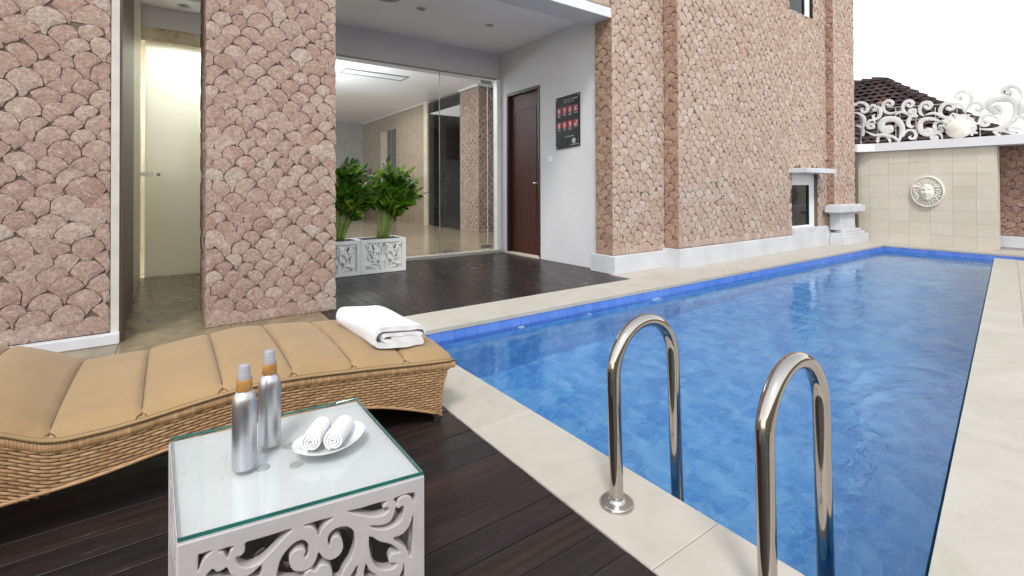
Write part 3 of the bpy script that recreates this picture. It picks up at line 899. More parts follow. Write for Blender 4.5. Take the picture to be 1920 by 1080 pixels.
# far end strip
slab([(10.0 + g, 3.118), (10.6, 3.118), (10.6, 3.60), (10.0 + g, 3.60)], z=.0005)
for a, b in ((3.115, 2.3), (2.3, 1.5), (1.5, .7), (.7, -.6)):
    slab([(10.150 + .0149 * (b - .45), b + g), (10.598, b + g), (10.598, a - g), (10.150 + .0149 * (a - .45), a - g)])
slab([(10.6, -.6), (11.0, -.6), (11.0, 1.765), (10.6, 1.765)], z=-.001)
# side terrace beside the slanting edge
ex = lambda x: .362 + .1539 * (x - 1.333)
xs_ = [1.3425, 1.985, 2.89, 3.80, 4.70, 5.58, 6.42, 7.32, 8.30, 9.47]
for a, b in zip(xs_[:-1], xs_[1:]):
    slab([(a + g, ex(a) - .222), (b - g, ex(b) - .222), (b - g, ex(b)), (a + g, ex(a))], z=rnd.uniform(-.0008, .0008))
for k in range(1, 6):
    for a, b in zip([1.3425, 2.3, 3.2, 4.1, 5.0, 5.9, 6.8, 7.7, 8.6], [2.3, 3.2, 4.1, 5.0, 5.9, 6.8, 7.7, 8.6, 9.47]):
        o0, o1 = .225 + (k - 1) * .45, .225 + k * .45 - .004
        slab([(a + g, ex(a) - o1), (b - g, ex(b) - o1), (b - g, ex(b) - o0), (a + g, ex(a) - o0)], z=-.002)
MB().add([(1.345, -2.0, -.008), (9.46, -2.0, -.008), (9.46, 1.60, -.008), (1.345, .34, -.008)], [(0, 1, 2, 3)]).build('mortar_bed', M_GROUT, cop)
MB().box(1.341, 10.0, 3.17, 3.598, -.066, -.006).build('mortar_bed', M_GROUT, cop)

# ================================================================== STONE PILLARS
p1 = empty('stone_pillar', (-.95, 4.5, 0), 'wide pink stone pillar beside the door passage, cut off by the picture edge', 'pillar')
MB().box(-1.7, -.305, 4.13, 4.95, .0, 3.3).build('core', M_MORTAR, p1)
MB().box(-.3048, -.262, 4.112, 4.95, .0, 3.3, .003).build('plaster_edge', M_OLDPLASTER, p1)
MB().box(-1.7, -.258, 4.066, 4.1285, 0, .066, .003).build('plinth', M_PLINTH, p1, label='white painted plinth under the stones')
fr1 = scale_stones(-1.68, -.307, .070, 3.2, .162, .086, 11, irr=1.35, rf=(1.0, 1.13))
clad(p1, [(fr1, lambda u, v, d: (u, 4.13 - d, v))], M_STONE_PINK, 300)

p2 = empty('stone_pillar', (.68, 4.55, 0), 'square pink stone pillar between the door passage and the potted plants', 'pillar')
MB().box(.237, 1.130, 4.15, 4.95, .0, 3.3).build('core', M_MORTAR, p2)
fr2 = scale_stones(.222, 1.146, .0, 3.2, .140, .077, 23, irr=1.4, rf=(1.0, 1.13))
sd2 = scale_stones(4.152, 4.95, .0, 3.2, .140, .086, 29, irr=1.1)
sr2 = scale_stones(4.152, 4.95, .0, 3.2, .155, .084, 31)
clad(p2, [(fr2, lambda u, v, d: (u, 4.15 - d, v)), (sd2, lambda u, v, d: (.237 - d, u, v))], M_STONE_PINK, 290)
ms = MB()
for s in sr2: stone_shape(ms, s, lambda u, v, d: (1.130 + d, u, v))
ms.build('stone_mass', M_STONE_PINK, p2, smooth=42, kind='stuff')

# ================================================================== ALCOVE: passage, frosted screen, ceiling, walls
pj = MB().box(-.2618, -.248, 4.128, 5.44, 0, 3.098, .002)
pj.build('door_jamb', M_BROWN, None, label='tall dark brown jamb lining the passage beside the white edge of the wide pillar', cat='jamb')
MB().box(-.32, -.252, 5.441, 6.899, 0, 3.098).build('passage_wall', M_CREAM, kind='structure')
fs = empty('frosted_screen', (.4, 6.9, 0), 'tall frosted glass screen glowing in the passage behind the pillars', 'glass screen')
MB().box(-.215, 1.0, 6.900, 6.910, .004, 2.70).build('frosted_pane', M_FROST, fs)
MB().box(-.2505, -.218, 6.895, 6.907, .004, 2.70).build('side_pane', M_GLASS, fs)
MB().box(-.256, 1.0, 6.86, 6.98, 2.702, 2.86, .003).build('marble_lintel', M_VEIN, fs)
fi = MB().box(-.30 + .05, -.135, 6.880, 6.897, 1.158, 1.205, .003)
fi.build('lock_fitting', M_STEEL, fs)
MB().lathe([(.012, 0), (.022, .004), (.022, .022), (.016, .028)], (-.088, 6.871, 1.182), 16, 'y').build('knob', M_STEEL, fs, smooth=40)

ceil = empty('ceiling', (2, 5.2, 3.1), kind='structure')
MB().box(-1.7, 4.40, 4.28, 6.42, 3.150, 3.40).build('alcove_ceiling', M_CEIL, ceil)
MB().box(-1.7, 1.0, 6.421, 6.98, 3.10, 3.40).build('passage_ceiling', M_CEIL, ceil)
MB().box(-1.7, 1.0, 6.86, 6.979, 2.862, 3.099).build('passage_header', M_CEIL, ceil)
MB().box(1.0, 9.5, 6.60, 19.0, 3.42, 3.60).build('lobby_ceiling', M_CEIL, ceil)
bm_ = MB().box(-1.7, 4.248, 3.93, 4.278, 3.005, 3.12, .003)
bm_.build('edge_beam', M_PLASTER, None, label='white edge beam along the front of the alcove ceiling', cat='beam')
walls = empty('alcove_wall', (4.4, 5.3, 0), kind='structure')
MB().box(4.33, 4.50, 4.206, 5.385, 0, 3.149).build('wall_side', M_PLASTER, walls)
MB().box(4.33, 4.50, 6.215, 6.60, 0, 3.149).build('wall_side', M_PLASTER, walls)
MB().box(4.3305, 4.4995, 5.3852, 6.2148, 2.49, 3.149).build('wall_above_door', M_PLASTER, walls)
MB().box(1.0, 4.3298, 6.425, 6.60, 2.735, 3.42).build('glass_header', M_PLASTER, walls)
MB().box(.98, 1.10, 6.425, 6.90, 0, 3.1).build('wall_return', M_PLASTER, walls)
# mahogany door
dr = empty('wooden_door', (4.4, 5.8, 0), 'mahogany door set in a dark frame beside the glass front', 'door')
for (a, b) in ((5.386, 5.428), (6.172, 6.214)):
    MB().box(4.322, 4.45, a, b, .004, 2.488, .004).build('frame_post', M_DOORFRAME, dr)
MB().box(4.322, 4.45, 5.4282, 6.1718, 2.44, 2.488, .004).build('frame_head', M_DOORFRAME, dr)
leaf = MB().box(4.385, 4.425, 5.430, 6.170, .030, 2.438, .002).build('leaf', M_DOOR, dr)
for (a, b, c, d) in ((5.53, 6.07, .25, 2.22),):
    for (q0, q1, r0, r1) in ((a, b, c, c + .016), (a, b, d - .016, d), (a, a + .016, c + .016, d - .016), (b - .016, b, c + .016, d - .016)):
        MB().box(4.379, 4.3848, q0, q1, r0, r1, .002).build('moulding', M_DOOR, leaf)
MB().tube([(4.384, 5.475, 1.085), (4.345, 5.475, 1.085), (4.340, 5.482, 1.085), (4.340, 5.56, 1.085)], .009, 10).build('handle', M_STEEL, leaf, smooth=40)
MB().lathe([(.026, 0), (.026, .006), (.018, .008)], (4.384, 5.475, 1.085), 16, 'x').build('rose', M_STEEL, leaf, smooth=40)
MB().box(4.30, 4.45, 5.40, 6.20, -.002, .028, .003).build('threshold', M_CREAM, dr)
# switch
sw = empty('light_switch', (4.33, 5.16, 1.36), 'small white square light switch under the black notice', 'switch')
MB().box(4.321, 4.3295, 5.115, 5.205, 1.365, 1.455, .003).build('plate', M_PVC, sw)
MB().box(4.316, 4.3208, 5.130, 5.190, 1.385, 1.435, .002).build('rocker', M_CERAMIC, sw)

# glass front
gf = empty('glass_front', (2.7, 6.4, 0), 'frameless clear glass front with a pivot door, behind the potted plants', 'glass front')
MB().box(1.10, 4.329, 6.33, 6.47, -.01, .042, .004).build('sill', M_COPING, gf)
MB().box(1.10, 3.25, 6.396, 6.408, .043, 2.733).build('fixed_pane', M_GLASS, gf)
dp = MB().box(3.256, 4.085, 6.396, 6.408, .052, 2.726).build('door_pane', M_GLASS, gf)
MB().box(4.091, 4.258, 6.396, 6.408, .043, 2.733).build('side_pane', M_GLASS, gf)
MB().box(3.2505, 3.2555, 6.394, 6.410, .045, 2.730).build('seam', M_GREY, gf)
MB().box(4.0855, 4.0905, 6.396, 6.408, .055, 2.72).build('seam', M_PVC, gf)
MB().box(4.26, 4.329, 6.38, 6.46, .042, 2.734, .003).build('white_jamb', M_PVC, gf)
MB().box(1.10, 4.259, 6.385, 6.42, 2.734, 2.752).build('head_channel', M_GREY, gf)
for (a, b, c, d) in ((3.95, 4.15, 2.64, 2.70), (3.95, 4.15, .075, .128), (3.29, 3.47, .060, .105)):
    MB().box(a, b, 6.385, 6.395, c, d, .004).build('patch_fitting', M_STEEL, dp)

# ================================================================== LOBBY BEHIND THE GLASS
lf = MB().box(1.0, 9.5, 6.471, 19, -.03, .0)
lf.build('lobby_floor', M_MARBLE, kind='structure')
lw = empty('lobby_wall', (5.9, 13, 0), kind='structure')
MB().box(5.82, 6.02, 12.42, 17.6, 0, 3.38).build('travertine_wall', M_TRAV, lw)
MB().box(5.815, 6.02, 12.20, 12.419, 0, 3.38).build('cream_jamb', M_CREAM, lw)
MB().box(5.80, 6.02, 12.2, 17.6, 3.381, 3.42).build('crown_strip', M_CEIL, lw)
MB().box(5.81, 5.8195, 15.15, 15.75, .0, 2.90).build('cream_jamb', M_CREAM, lw)
MB().box(5.808, 5.8195, 14.42, 15.148, .0, 2.90).build('dark_pane', M_GLASS_DARK, lw)
MB().box(5.812, 5.8198, 14.80, 14.82, .0, 2.90).build('pane_bar', M_PVC, lw)
MB().box(5.84, 9.4, 9.52, 10.40, 0, 3.38).build('column_core', M_MORTAR, lw)
MB().box(5.80, 9.4, 9.50, 10.4, 3.381, 3.42).build('crown_strip', M_CEIL, lw)
MB().box(1.0, 5.82, 17.6, 17.8, 0, 3.42).build('end_wall', M_GREY, lw)
MB().box(9.4, 9.5, 6.6, 16.2, 0, 3.42).build('side_wall', M_TRAV, lw)
MB().box(4.5, 9.4, 6.601, 6.75, 0, 3.42).build('back_of_wing', M_PLASTER, lw)
MB().box(1.0, 1.1, 6.901, 17.6, 0, 3.42).build('side_wall', M_PLASTER, lw)
MB().box(6.02, 9.4, 16.0, 16.2, 0, 3.42).build('end_wall', M_TRAV, lw)
ms = MB()
for s in scale_stones(5.82, 7.6, .0, 3.37, .15, .08, 51, na=10, ky=.9, irr=1.4, rf=(1.02, 1.16)): stone_shape(ms, s, lambda u, v, d: (u, 9.52 - d, v))
for s in scale_stones(9.5, 10.38, .0, 3.37, .15, .08, 52, na=10, ky=.9, irr=1.4, rf=(1.02, 1.16)): stone_shape(ms, s, lambda u, v, d: (5.84 - d, u, v))
ms.build('stone_mass', M_STONE_WARM, lw, smooth=42, kind='stuff')
MB().box(5.86, 5.872, 10.401, 12.199, .02, 3.37).build('grey_pane', clear_glass('smoky_glass', (0.55, 0.58, 0.60)), lw)
MB().box(8.2, 8.5, 14.6, 15.9, 0, 2.3).build('inner_column', M_TRAV, lw)
# slot diffuser and lobby fill lights
vs = empty('ceiling_slot', (3.54, 9.9, 3.40), 'long narrow slot diffuser in the bright lobby ceiling', 'air diffuser')
for (a, b, c, d) in ((2.86, 4.22, 9.72, 9.76), (2.86, 4.22, 10.10, 10.14), (2.86, 2.90, 9.76, 10.10), (4.18, 4.22, 9.76, 10.10)):
    MB().box(a, b, c, d, 3.398, 3.4195, .002).build('frame', M_GREY, vs)
for q in range(3):
    MB().box(2.90, 4.18, 9.80 + q * .1, 9.87 + q * .1, 3.404, 3.4185, .002).build('slat', M_CEIL, vs)

def lamp_panel(name, label, x0, x1, y0, y1, z, watts, col=(.98, .99, 1), group=None, axis='z-'):
    d = bpy.data.lights.new(name, 'AREA')
    d.shape = 'RECTANGLE'; d.size = x1 - x0; d.size_y = y1 - y0
    d.energy = watts; d.color = col
    o = bpy.data.objects.new(name, d); COL.objects.link(o)
    o.location = ((x0 + x1) / 2, (y0 + y1) / 2, z)
    return o
# wash room lamp shines behind the frosted screen; lobby lights are added, unseen fill
lamp_panel('lobby_fill', '', 2.2, 4.6, 7.2, 8.6, 3.39, 50)
lamp_panel('lobby_fill', '', 2.4, 5.0, 11.5, 14.0, 3.39, 50)
up_fill = lamp_panel('ceiling_fill', '', 1.4, 2.0, 9.3, 9.9, 1.9, 70, (.95, .98, 1))  # bodiless area light added to brighten the lobby ceiling
up_fill.rotation_euler = (R(180), 0, 0)
lamp_panel('wash_room_lamp', '', .0, .9, 7.05, 7.50, 2.95, 60, (1, .99, .93))
wr = empty('wash_room', (.3, 8, 0), kind='structure')
MB().box(-.9, 1.0, 8.6, 8.7, 0, 3.1).build('back_wall', M_CREAM, wr)
MB().box(-1.0, -.9, 6.99, 8.7, 0, 3.1).build('side_wall', M_CREAM, wr)
MB().box(-.9, 1.0, 7.62, 7.74, 0, 1.80).build('screen_shade_wall', M_CREAM, wr)  # unseen low wall added to shade the lower part of the frosted pane
MB().box(-1.0, 1.0, 6.985, 8.7, 3.1, 3.2).build('room_lid', M_CEIL, wr)
MB().box(-.9, 1.0, 6.93, 8.6, -.03, .0).build('floor_slab', M_MARBLE, wr)

# downlights in the alcove ceiling
for k, (x, y, lab) in enumerate(((2.452, 5.29, 'recessed downlight in the alcove ceiling, next to the round ceiling speaker'),
                                 (3.433, 5.315, 'recessed downlight in the alcove ceiling above the wooden door'))):
    e = empty('downlight', (x, y, 3.149), lab, 'downlight', 'alcove downlights')
    MB().lathe([(.050, 0), (.060, .002), (.060, .006), (.042, .006), (.038, .002)], (x, y, 3.1495), 24, '-z').build('trim_ring', M_STEEL, e, smooth=40)
    MB().lathe([(.036, 0), (.030, .004), (.012, .006)], (x, y, 3.1492), 20, '-z').build('reflector', M_GREY, e, smooth=40)
e = empty('downlight', (.145, 6.62, 3.099), 'small recessed downlight in the passage ceiling over the frosted screen', 'downlight', 'alcove downlights')
MB().lathe([(.050, 0), (.060, .002), (.060, .006), (.042, .006), (.038, .002)], (.145, 6.62, 3.0995), 24, '-z').build('trim_ring', M_STEEL, e, smooth=40)
MB().lathe([(.036, 0), (.030, .004), (.012, .006)], (.145, 6.62, 3.0992), 20, '-z').build('reflector', M_GREY, e, smooth=40)
e = empty('ceiling_speaker', (2.0, 5.17, 3.149), 'round grey ceiling speaker at the top picture edge', 'speaker')
MB().lathe([(.130, 0), (.140, .004), (.136, .012), (.05, .018)], (2.0, 5.17, 3.1495), 32, '-z').build('grille', M_GREY, e, smooth=40)
MB().lathe([(.150, 0), (.150, .006), (.141, .008)], (2.0, 5.17, 3.1497), 32, '-z').build('rim', M_CEIL, e, smooth=40)

# ================================================================== STONE WING ALONG THE POOL
wing = empty('stone_wing', (7.3, 4.1, 0), 'long warm stone clad building wing rising beside the pool', 'building')
TOP = 5.2
MB().box(4.25, 5.1995, 3.93, 4.205, .0, TOP).build('wall_core', M_MORTAR, wing)
# middle wall around the two windows
for (a, b, c, d) in ((5.2, 8.16, 0, TOP), (8.1602, 9.08, 1.29, 3.88), (8.1602, 9.08, 0, .33), (9.0802, 9.4498, 0, TOP)):
    MB().box(a, b, 3.72, 3.95, c, d).build('wall_core', M_MORTAR, wing)
MB().box(9.45, 10.33, 3.60, 3.95, .0, TOP).build('wall_core', M_MORTAR, wing)
MB().box(4.5005, 10.33, 3.951, 6.60, 5.0, 5.2).build('roof_slab', M_CEIL, wing)
MB().box(5.0, 10.32, 4.8, 4.9, 0, 5.0).build('inner_wall', M_DARKHOLE, wing)
MB().box(10.2, 10.329, 3.951, 6.6, 0, 5.0).build('end_wall', M_MORTAR, wing)
S1 = scale_stones(4.235, 5.2, .212, TOP, .130, .080, 61, na=16, ky=.90, irr=1.65, rf=(1.05, 1.22), gap=.0022)
S1L = scale_stones(3.925, 4.205, .212, 3.2, .15, .08, 62, na=16, ky=.90, irr=1.65, rf=(1.05, 1.22), gap=.0022)
S12 = scale_stones(3.705, 3.925, .24, TOP, .16, .09, 63, na=16, ky=.90, irr=1.65, rf=(1.05, 1.22), gap=.0022)
S2 = scale_stones(5.19, 9.45, .243, TOP, .130, .080, 64, holes=((8.16, 9.08, .0, 1.30), (8.13, 8.97, 3.88, 9)), na=14, ky=.90, irr=1.65, rf=(1.05, 1.22), gap=.0022)
S23 = scale_stones(3.59, 3.72, .3, TOP, .14,.08, 65, na=14, ky=.90, irr=1.65, rf=(1.05, 1.22), gap=.0022)
S3 = scale_stones(9.44, 10.335, .2, TOP, .130, .080, 66, na=14, ky=.90, irr=1.65, rf=(1.05, 1.22), gap=.0022)
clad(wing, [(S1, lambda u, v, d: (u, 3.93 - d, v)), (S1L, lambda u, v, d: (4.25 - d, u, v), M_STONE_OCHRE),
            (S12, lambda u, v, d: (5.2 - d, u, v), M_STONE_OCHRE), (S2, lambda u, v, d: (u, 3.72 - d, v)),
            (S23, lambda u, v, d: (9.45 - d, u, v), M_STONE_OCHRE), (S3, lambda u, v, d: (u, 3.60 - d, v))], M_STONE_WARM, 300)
pl = MB().box(4.205, 5.150, 3.868, 3.929, 0, .210, .004)
pl.box(4.205, 4.2495, 3.9295, 4.26, 0, .210, .004)
pl.build('plinth', M_PLINTH, wing)
MB().box(5.1505, 9.45, 3.668, 3.7195, 0, .240, .004).build('plinth', M_PLINTH, wing)
MB().box(5.1505, 5.1995, 3.7197, 3.9285, 0, .2395, .002).build('plinth', M_PLINTH, wing)
MB().box(8.16, 9.45, 3.676, 3.80, .2405, .336, .003).build('window_sill', M_PLINTH, wing)
# lower window
w1 = empty('window', (0, 0, 0)); w1.parent = wing; w1.location = Vector((8.6, 3.8, .33)) - wing.location
MB().box(8.165, 9.078, 3.77, 3.83, 1.045, 1.288, .004).build('frame', M_PVC, w1)
MB().box(8.90, 9.078, 3.77, 3.83, .337, 1.0448, .004).build('frame', M_PVC, w1)
MB().box(8.165, 8.225, 3.77, 3.83, .337, 1.0448, .004).build('frame', M_PVC, w1)
MB().box(8.2252, 8.8998, 3.77, 3.83, .337, .372, .004).build('frame', M_PVC, w1)
MB().box(8.8835, 8.8998, 3.775, 3.80, .3722, 1.0445).build('gasket', M_BLACK, w1)
MB().box(8.2255, 8.883, 3.796, 3.804, .3722, 1.0445).build('pane', M_GLASS_DARK, w1)
w2 = empty('window', (0, 0, 0)); w2.parent = wing; w2.location = Vector((8.6, 3.8, 3.88)) - wing.location
MB().box(8.80, 8.968, 3.77, 3.83, 3.885, 5.1, .004).build('frame', M_PVC, w2)
MB().box(8.13, 8.7998, 3.77, 3.83, 3.885, 3.925, .004).build('frame', M_PVC, w2)
MB().box(8.785, 8.7998, 3.775, 3.80, 3.926, 5.1).build('gasket', M_BLACK, w2)
MB().box(8.13, 8.7845, 3.796, 3.804, 3.926, 5.1).build('pane', M_GLASS_DARK, w2)
MB().box(8.06, 9.14, 3.45, 3.7195, 1.238, 1.312, .004).build('window_canopy', M_PLINTH, wing, label='white slab canopy over the low window')
bwall = empty('reflection_wall', (4, -2.7, 0), kind='structure')  # unseen wall added behind the camera for the steel rails to reflect
MB().box(-6, 13, -2.9, -2.7, -.06, 1.35).build('wall', plain('beige_render', (.42, .36, .29), .9, var=.1, scale=2), bwall)
MB().box(-6, 13, -2.95, -2.65, 1.351, 1.42).build('wall_cap', M_PLASTER, bwall)
# stone clad upper storey above the alcove (top of the picture, seen in the pool)
up_ = empty('upper_storey', (1.3, 4.1, 3.12), 'stone clad upper storey above the white beam of the alcove', 'wall')
MB().box(-1.7, 4.2485, 3.945, 4.2, 3.121, 5.2).build('wall_core', M_MORTAR, up_)
MB().box(-1.7, 4.5, 4.2, 6.6, 5.0, 5.2).build('roof_slab', M_CEIL, up_)
ms = MB()
for s in scale_stones(-1.7, 4.235, 3.124, TOP, .15, .08, 71, na=9): stone_shape(ms, s, lambda u, v, d: (u, 3.945 - d, v))
ms.build('stone_mass', M_STONE_WARM, up_, smooth=42, kind='stuff')

# moulded white pedestal in the corner
pd = empty('pedestal', (9.9, 3.55, 0), 'white moulded pedestal in the corner of wing and sandstone wall', 'pedestal')
MB().box(9.40, 10.53, 3.455, 3.66, .0, .160, .004).build('base_block', M_PLINTH, pd)
MB().box(9.44, 10.40, 3.472, 3.66, .1602, .215, .006).build('base_step', M_PLINTH, pd)
MB().box(9.48, 10.26, 3.485, 3.66, .2152, .268, .006).build('base_step', M_PLINTH, pd)
MB().box(9.42, 10.05, 3.505, 3.66, .2682, .535, .003).build('shaft', M_PLINTH, pd)
MB().box(9.36, 10.15, 3.465, 3.66, .5352, .572, .012).build('cap_moulding', M_PLINTH, pd)
MB().box(9.22, 10.29, 3.425, 3.66, .5722, .680, .004).build('cap', M_PLINTH, pd)
MB().box(9.30, 10.22, 3.455, 3.66, .6802, .705, .004).build('cap_top', M_PLINTH, pd)
dpipe = MB().tube([(10.43, 3.62, .0), (10.43, 3.62, 1.64)], .042, 12)
dpipe.build('downpipe', M_BROWN, None, smooth=40, label='dark brown downpipe in the gap between the stone wing and the sandstone wall', cat='pipe')

# ================================================================== FAR WALL
fwl = empty('sandstone_wall', (10.7, 2.7, 0), 'pale sandstone tiled wall with a round mask at the far pool end', 'wall')
MB().box(10.606, 10.80, 1.79, 3.75, 0, 1.653).build('backing', M_GROUT, fwl)
rows_z = [0, .196, .402, .606, .812, 1.018, 1.224, 1.432, 1.652]
for r in range(8):
    yy = 3.742
    k = 0
    while yy > 1.80:
        nx = max(yy - .2905, 1.782)
        if nx - 1.782 < .06: nx = 1.782
        dx = rnd.uniform(-.0012, .0012)
        MB().box(10.595 + dx, 10.6058, nx + .0009, yy - .0009, rows_z[r] + .0009, rows_z[r + 1] - .0009, .0012).build('tile', M_SAND, fwl)
        yy = nx; k += 1
MB().box(10.61, 10.80, 1.765, 1.7898, 0, 1.652, .002).build('wall_end', M_SAND, fwl)
fs_w = empty('garden_wall', (11.1, .6, 0), 'rust coloured stone wall with a white plinth beside the sandstone wall', 'wall')
MB().box(11.0, 11.2, -1.5, 1.95, 0, 1.653).build('core', M_MORTAR, fs_w)
clad(fs_w, [(scale_stones(-1.4, 1.95, .215, 1.65, .15, .08, 81, na=14, ky=.90, irr=1.65, rf=(1.05, 1.22), gap=.0022), lambda u, v, d: (11.0 - d, u, v))], M_STONE_RUST, 60)
MB().box(10.955, 10.9995, -1.5, 1.95, .03, .212, .004).build('plinth', M_PLINTH, fs_w)
MB().box(10.93, 10.9995, -1.5, 1.95, .0, .028).build('drain_strip', M_GREY, fs_w)
cpw = MB()
for poly in ([(10.52, -1.5), (11.25, -1.5), (11.25, 3.80), (10.36, 3.80), (10.36, 3.56), (10.52, 3.345)],):
    cpw.prism(poly, lambda u, v, d: (u, v, d), 1.656, 1.800)
cpw.build('wall_coping', M_PLASTER, None, label='white concrete coping running along the top of the far walls', cat='coping')

# round carved mask
md = empty('mask_roundel', (10.59, 2.612, .66), 'round white carved face mask on the sandstone wall', 'wall mask')
MC = (10.594, 2.612, .925); MR = .262
def PM(u, v, d): return (MC[0] - d, MC[1] - u * .86, MC[2] + v * 1.02)      # u to the viewer's right
def disc(mb, prof, n=36, c=(0, 0), sx=1, sy=1):
    v = []
    for r, h in prof:
        for k in range(n):
            a = 2 * math.pi * k / n
            v.append(PM(c[0] + r * math.cos(a) * sx, c[1] + r * math.sin(a) * sy, h))
    f = []
    for i in range(len(prof) - 1):
        f += [(i * n + k, i * n + (k + 1) % n, (i + 1) * n + (k + 1) % n, (i + 1) * n + k) for k in range(n)]
    f.append(tuple((len(prof) - 1) * n + k for k in range(n)))
    mb.add(v, f)
mb = MB(); disc(mb, [(MR, 0), (MR, .034), (MR * .975, .046), (MR * .93, .046), (MR * .90, .008), (MR * .3, .008)])
mb.build('disc', M_MASK, md, smooth=45)
def face_fn(s, t):
    # s,t in 0..1 -> face ellipsoid patch with features
    a = 2 * math.pi * s; r = t
    u = .098 * r * math.cos(a); v = .125 * r * math.sin(a) - .012
    h = .080 * math.sqrt(max(0, 1 - r ** 2.4)) + .012
    gg = lambda x0, y0, sx, sy, A: 1.5 * A * math.exp(-((u - x0) / sx) ** 2 - ((v - y0) / sy) ** 2)
    h += gg(0, -.004, .013, .030, .030) + gg(0, -.022, .020, .011, .014)              # nose
    h += gg(-.040, .040, .026, .009, .012) + gg(.040, .040, .026, .009, .012)          # brows
    h -= gg(-.038, .020, .020, .011, .020) + gg(.038, .020, .020, .011, .020)          # sockets
    h += gg(-.038, .018, .011, .006, .012) + gg(.038, .018, .011, .006, .012)          # eyes
    h += gg(-.052, -.022, .022, .022, .010) + gg(.052, -.022, .022, .022, .010)        # cheeks
    h -= gg(0, -.066, .026, .005, .016)                                                # mouth
    h += gg(0, -.057, .026, .005, .009) + gg(0, -.076, .022, .006, .010) + gg(0, -.105, .022, .014, .012)
    h += gg(0, .075, .03, .02, .008)
    return PM(u * 1.22, v * 1.22, h)
mb = MB(); mb.grid(49, 22, lambda s, t: face_fn(s, t + .0001)); mb.build('face', M_MASK, md, smooth=True)
mb = MB()
for side in (-1, 1):                                      # wing-like rays of hair
    for k in range(6):
        a0 = R(24 - k * 13)
        pts = []
        for q in range(5):
            rr = .100 + q * .031
            aa = a0 + .10 * math.sin(q * 1.3 + k)
            pts.append((side * rr * math.cos(aa), rr * math.sin(aa) + .01))
        mb = MB(); mb.ribbon(pts[::-1], .017, PM, .010 + .0005 * k, .058 - .0009 * k, ball=False); mb.build('hair_ray', M_MASK, md, smooth=40)
mb = MB()
for k in range(22):                                       # curls round the rim
    a = 2 * math.pi * k / 22 + .1
    if abs(math.sin(a)) < .33: continue
    cx, cy = .190 * math.cos(a), .190 * math.sin(a)
    pts = [(cx + .026 * (1 - q / 9) * math.cos(a + 2 + q * .75), cy + .026 * (1 - q / 9) * math.sin(a + 2 + q * .75)) for q in range(8)][::-1]
    mb = MB(); mb.ribbon(pts, .013, PM, .010 + .0004 * k, .046, ball=True); mb.build('leaf_curl', M_MASK, md, smooth=40)
for k in range(11):
    a = R(35 + k * 11)
    pts = [(rr * math.cos(a + .1 * math.sin(rr * 60)), rr * math.sin(a + .1 * math.sin(rr * 60))) for rr in (.10, .125, .15, .168)]
    mb = MB(); mb.ribbon(pts[::-1], .016, PM, .0106, .050, ball=True); mb.build('leaf_curl', M_MASK, md, smooth=40)
for k in range(9):
    a = R(-38 - k * 13)
    pts = [(rr * math.cos(a), rr * math.sin(a)) for rr in (.112, .135, .155, .17)]
    mb = MB(); mb.ribbon(pts[::-1], .014, PM, .0103, .048, ball=False); mb.build('leaf_curl', M_MASK, md, smooth=40)

# ================================================================== SCROLL FENCE ON THE WALL
fence = empty('scroll_fence', (10.75, 2.4, 1.8), 'white painted scrollwork fence on top of the far wall', 'fence')
for k, (pts, w) in enumerate(FENCE):
    mb = MB()
    dd = .004 * (k % 7)
    mb.ribbon(pts[::-1] if len(pts) < 6 else pts, (w if w > .09 else w * 1.08) * (.85 if w > .09 else 1), lambda u, v, d: (10.75 - d, u, v), -.006 + dd, .022 + dd, ball=len(pts) >= 6, bev=.10)
    mb.build('scroll', M_FENCE, fence, smooth=40)
for q, yv in enumerate([3.647, 3.376, 3.104, 3.041, 2.812, 2.547, 2.266, 1.984, 1.743, 1.509]):
    MB().tube([(10.79, yv, 1.801), (10.79, yv, 2.48 - .02 * q)], .006, 6).build('wire', M_FENCE, fence)
for (za, zb) in ((2.50, 2.36), (2.215, 2.19)):
    MB().tube([(10.797, 3.74, za), (10.797, 1.4, zb)], .006, 6).build('wire', M_FENCE, fence)
MB().box(10.735, 10.80, 1.2, 3.76, 1.8005, 1.818).build('foot_rail', M_FENCE, fence)
sc = MB()
n = 40
v = []
for r, h in ((0, .075), (.5, .066), (.8, .045), (.95, .02), (1.0, .0)):
    for k in range(n):
        a = 2 * math.pi * k / n
        ruff = 1 + (.10 * math.sin(a * 13) if r > .9 else 0) * (1 if math.sin(a) > -.2 else .2)
        v.append((10.70 - h, 2.232 + .172 * r * ruff * math.cos(a), 1.985 + .172 * r * ruff * math.sin(a) * 1.02))
f = [(i * n + k, i * n + (k + 1) % n, (i + 1) * n + (k + 1) % n, (i + 1) * n + k) for i in range(4) for k in range(n)]
b = len(v)
v += [(10.72, y, z) for (_, y, z) in v[4 * n:5 * n]]
f += [(4 * n + k, 4 * n + (k + 1) % n, b + (k + 1) % n, b + k) for k in range(n)] + [tuple(b + k for k in range(n))]
sc.add(v, f).build('shell_boss', plain('cream_painted_shell', (.72, .70, .63), .6, var=.12, scale=7, bump=.2, bscale=25), fence, smooth=50)
for k in range(22):                                       # ruffled leaf tips round the shell
    a = R(-35 + k * 9.5)
    c0 = (2.232 - .165 * math.cos(a), 1.985 + .165 * math.sin(a))
    L = rnd.uniform(.05, .11)
    b2 = a + rnd.uniform(-.5, .5)
    pts = [c0, (c0[0] - L * .5 * math.cos(a), c0[1] + L * .5 * math.sin(a)), (c0[0] - L * math.cos(b2), c0[1] + L * math.sin(b2))]
    if pts[2][1] < 1.83: continue
    mb = MB(); mb.ribbon(pts, .034, lambda u, v, d: (10.72 - d, u, v), .0 + .002 * (k % 5), .022 + .003 * (k % 5), ball=False)
    mb.build('leaf', M_FENCE, fence, smooth=40)

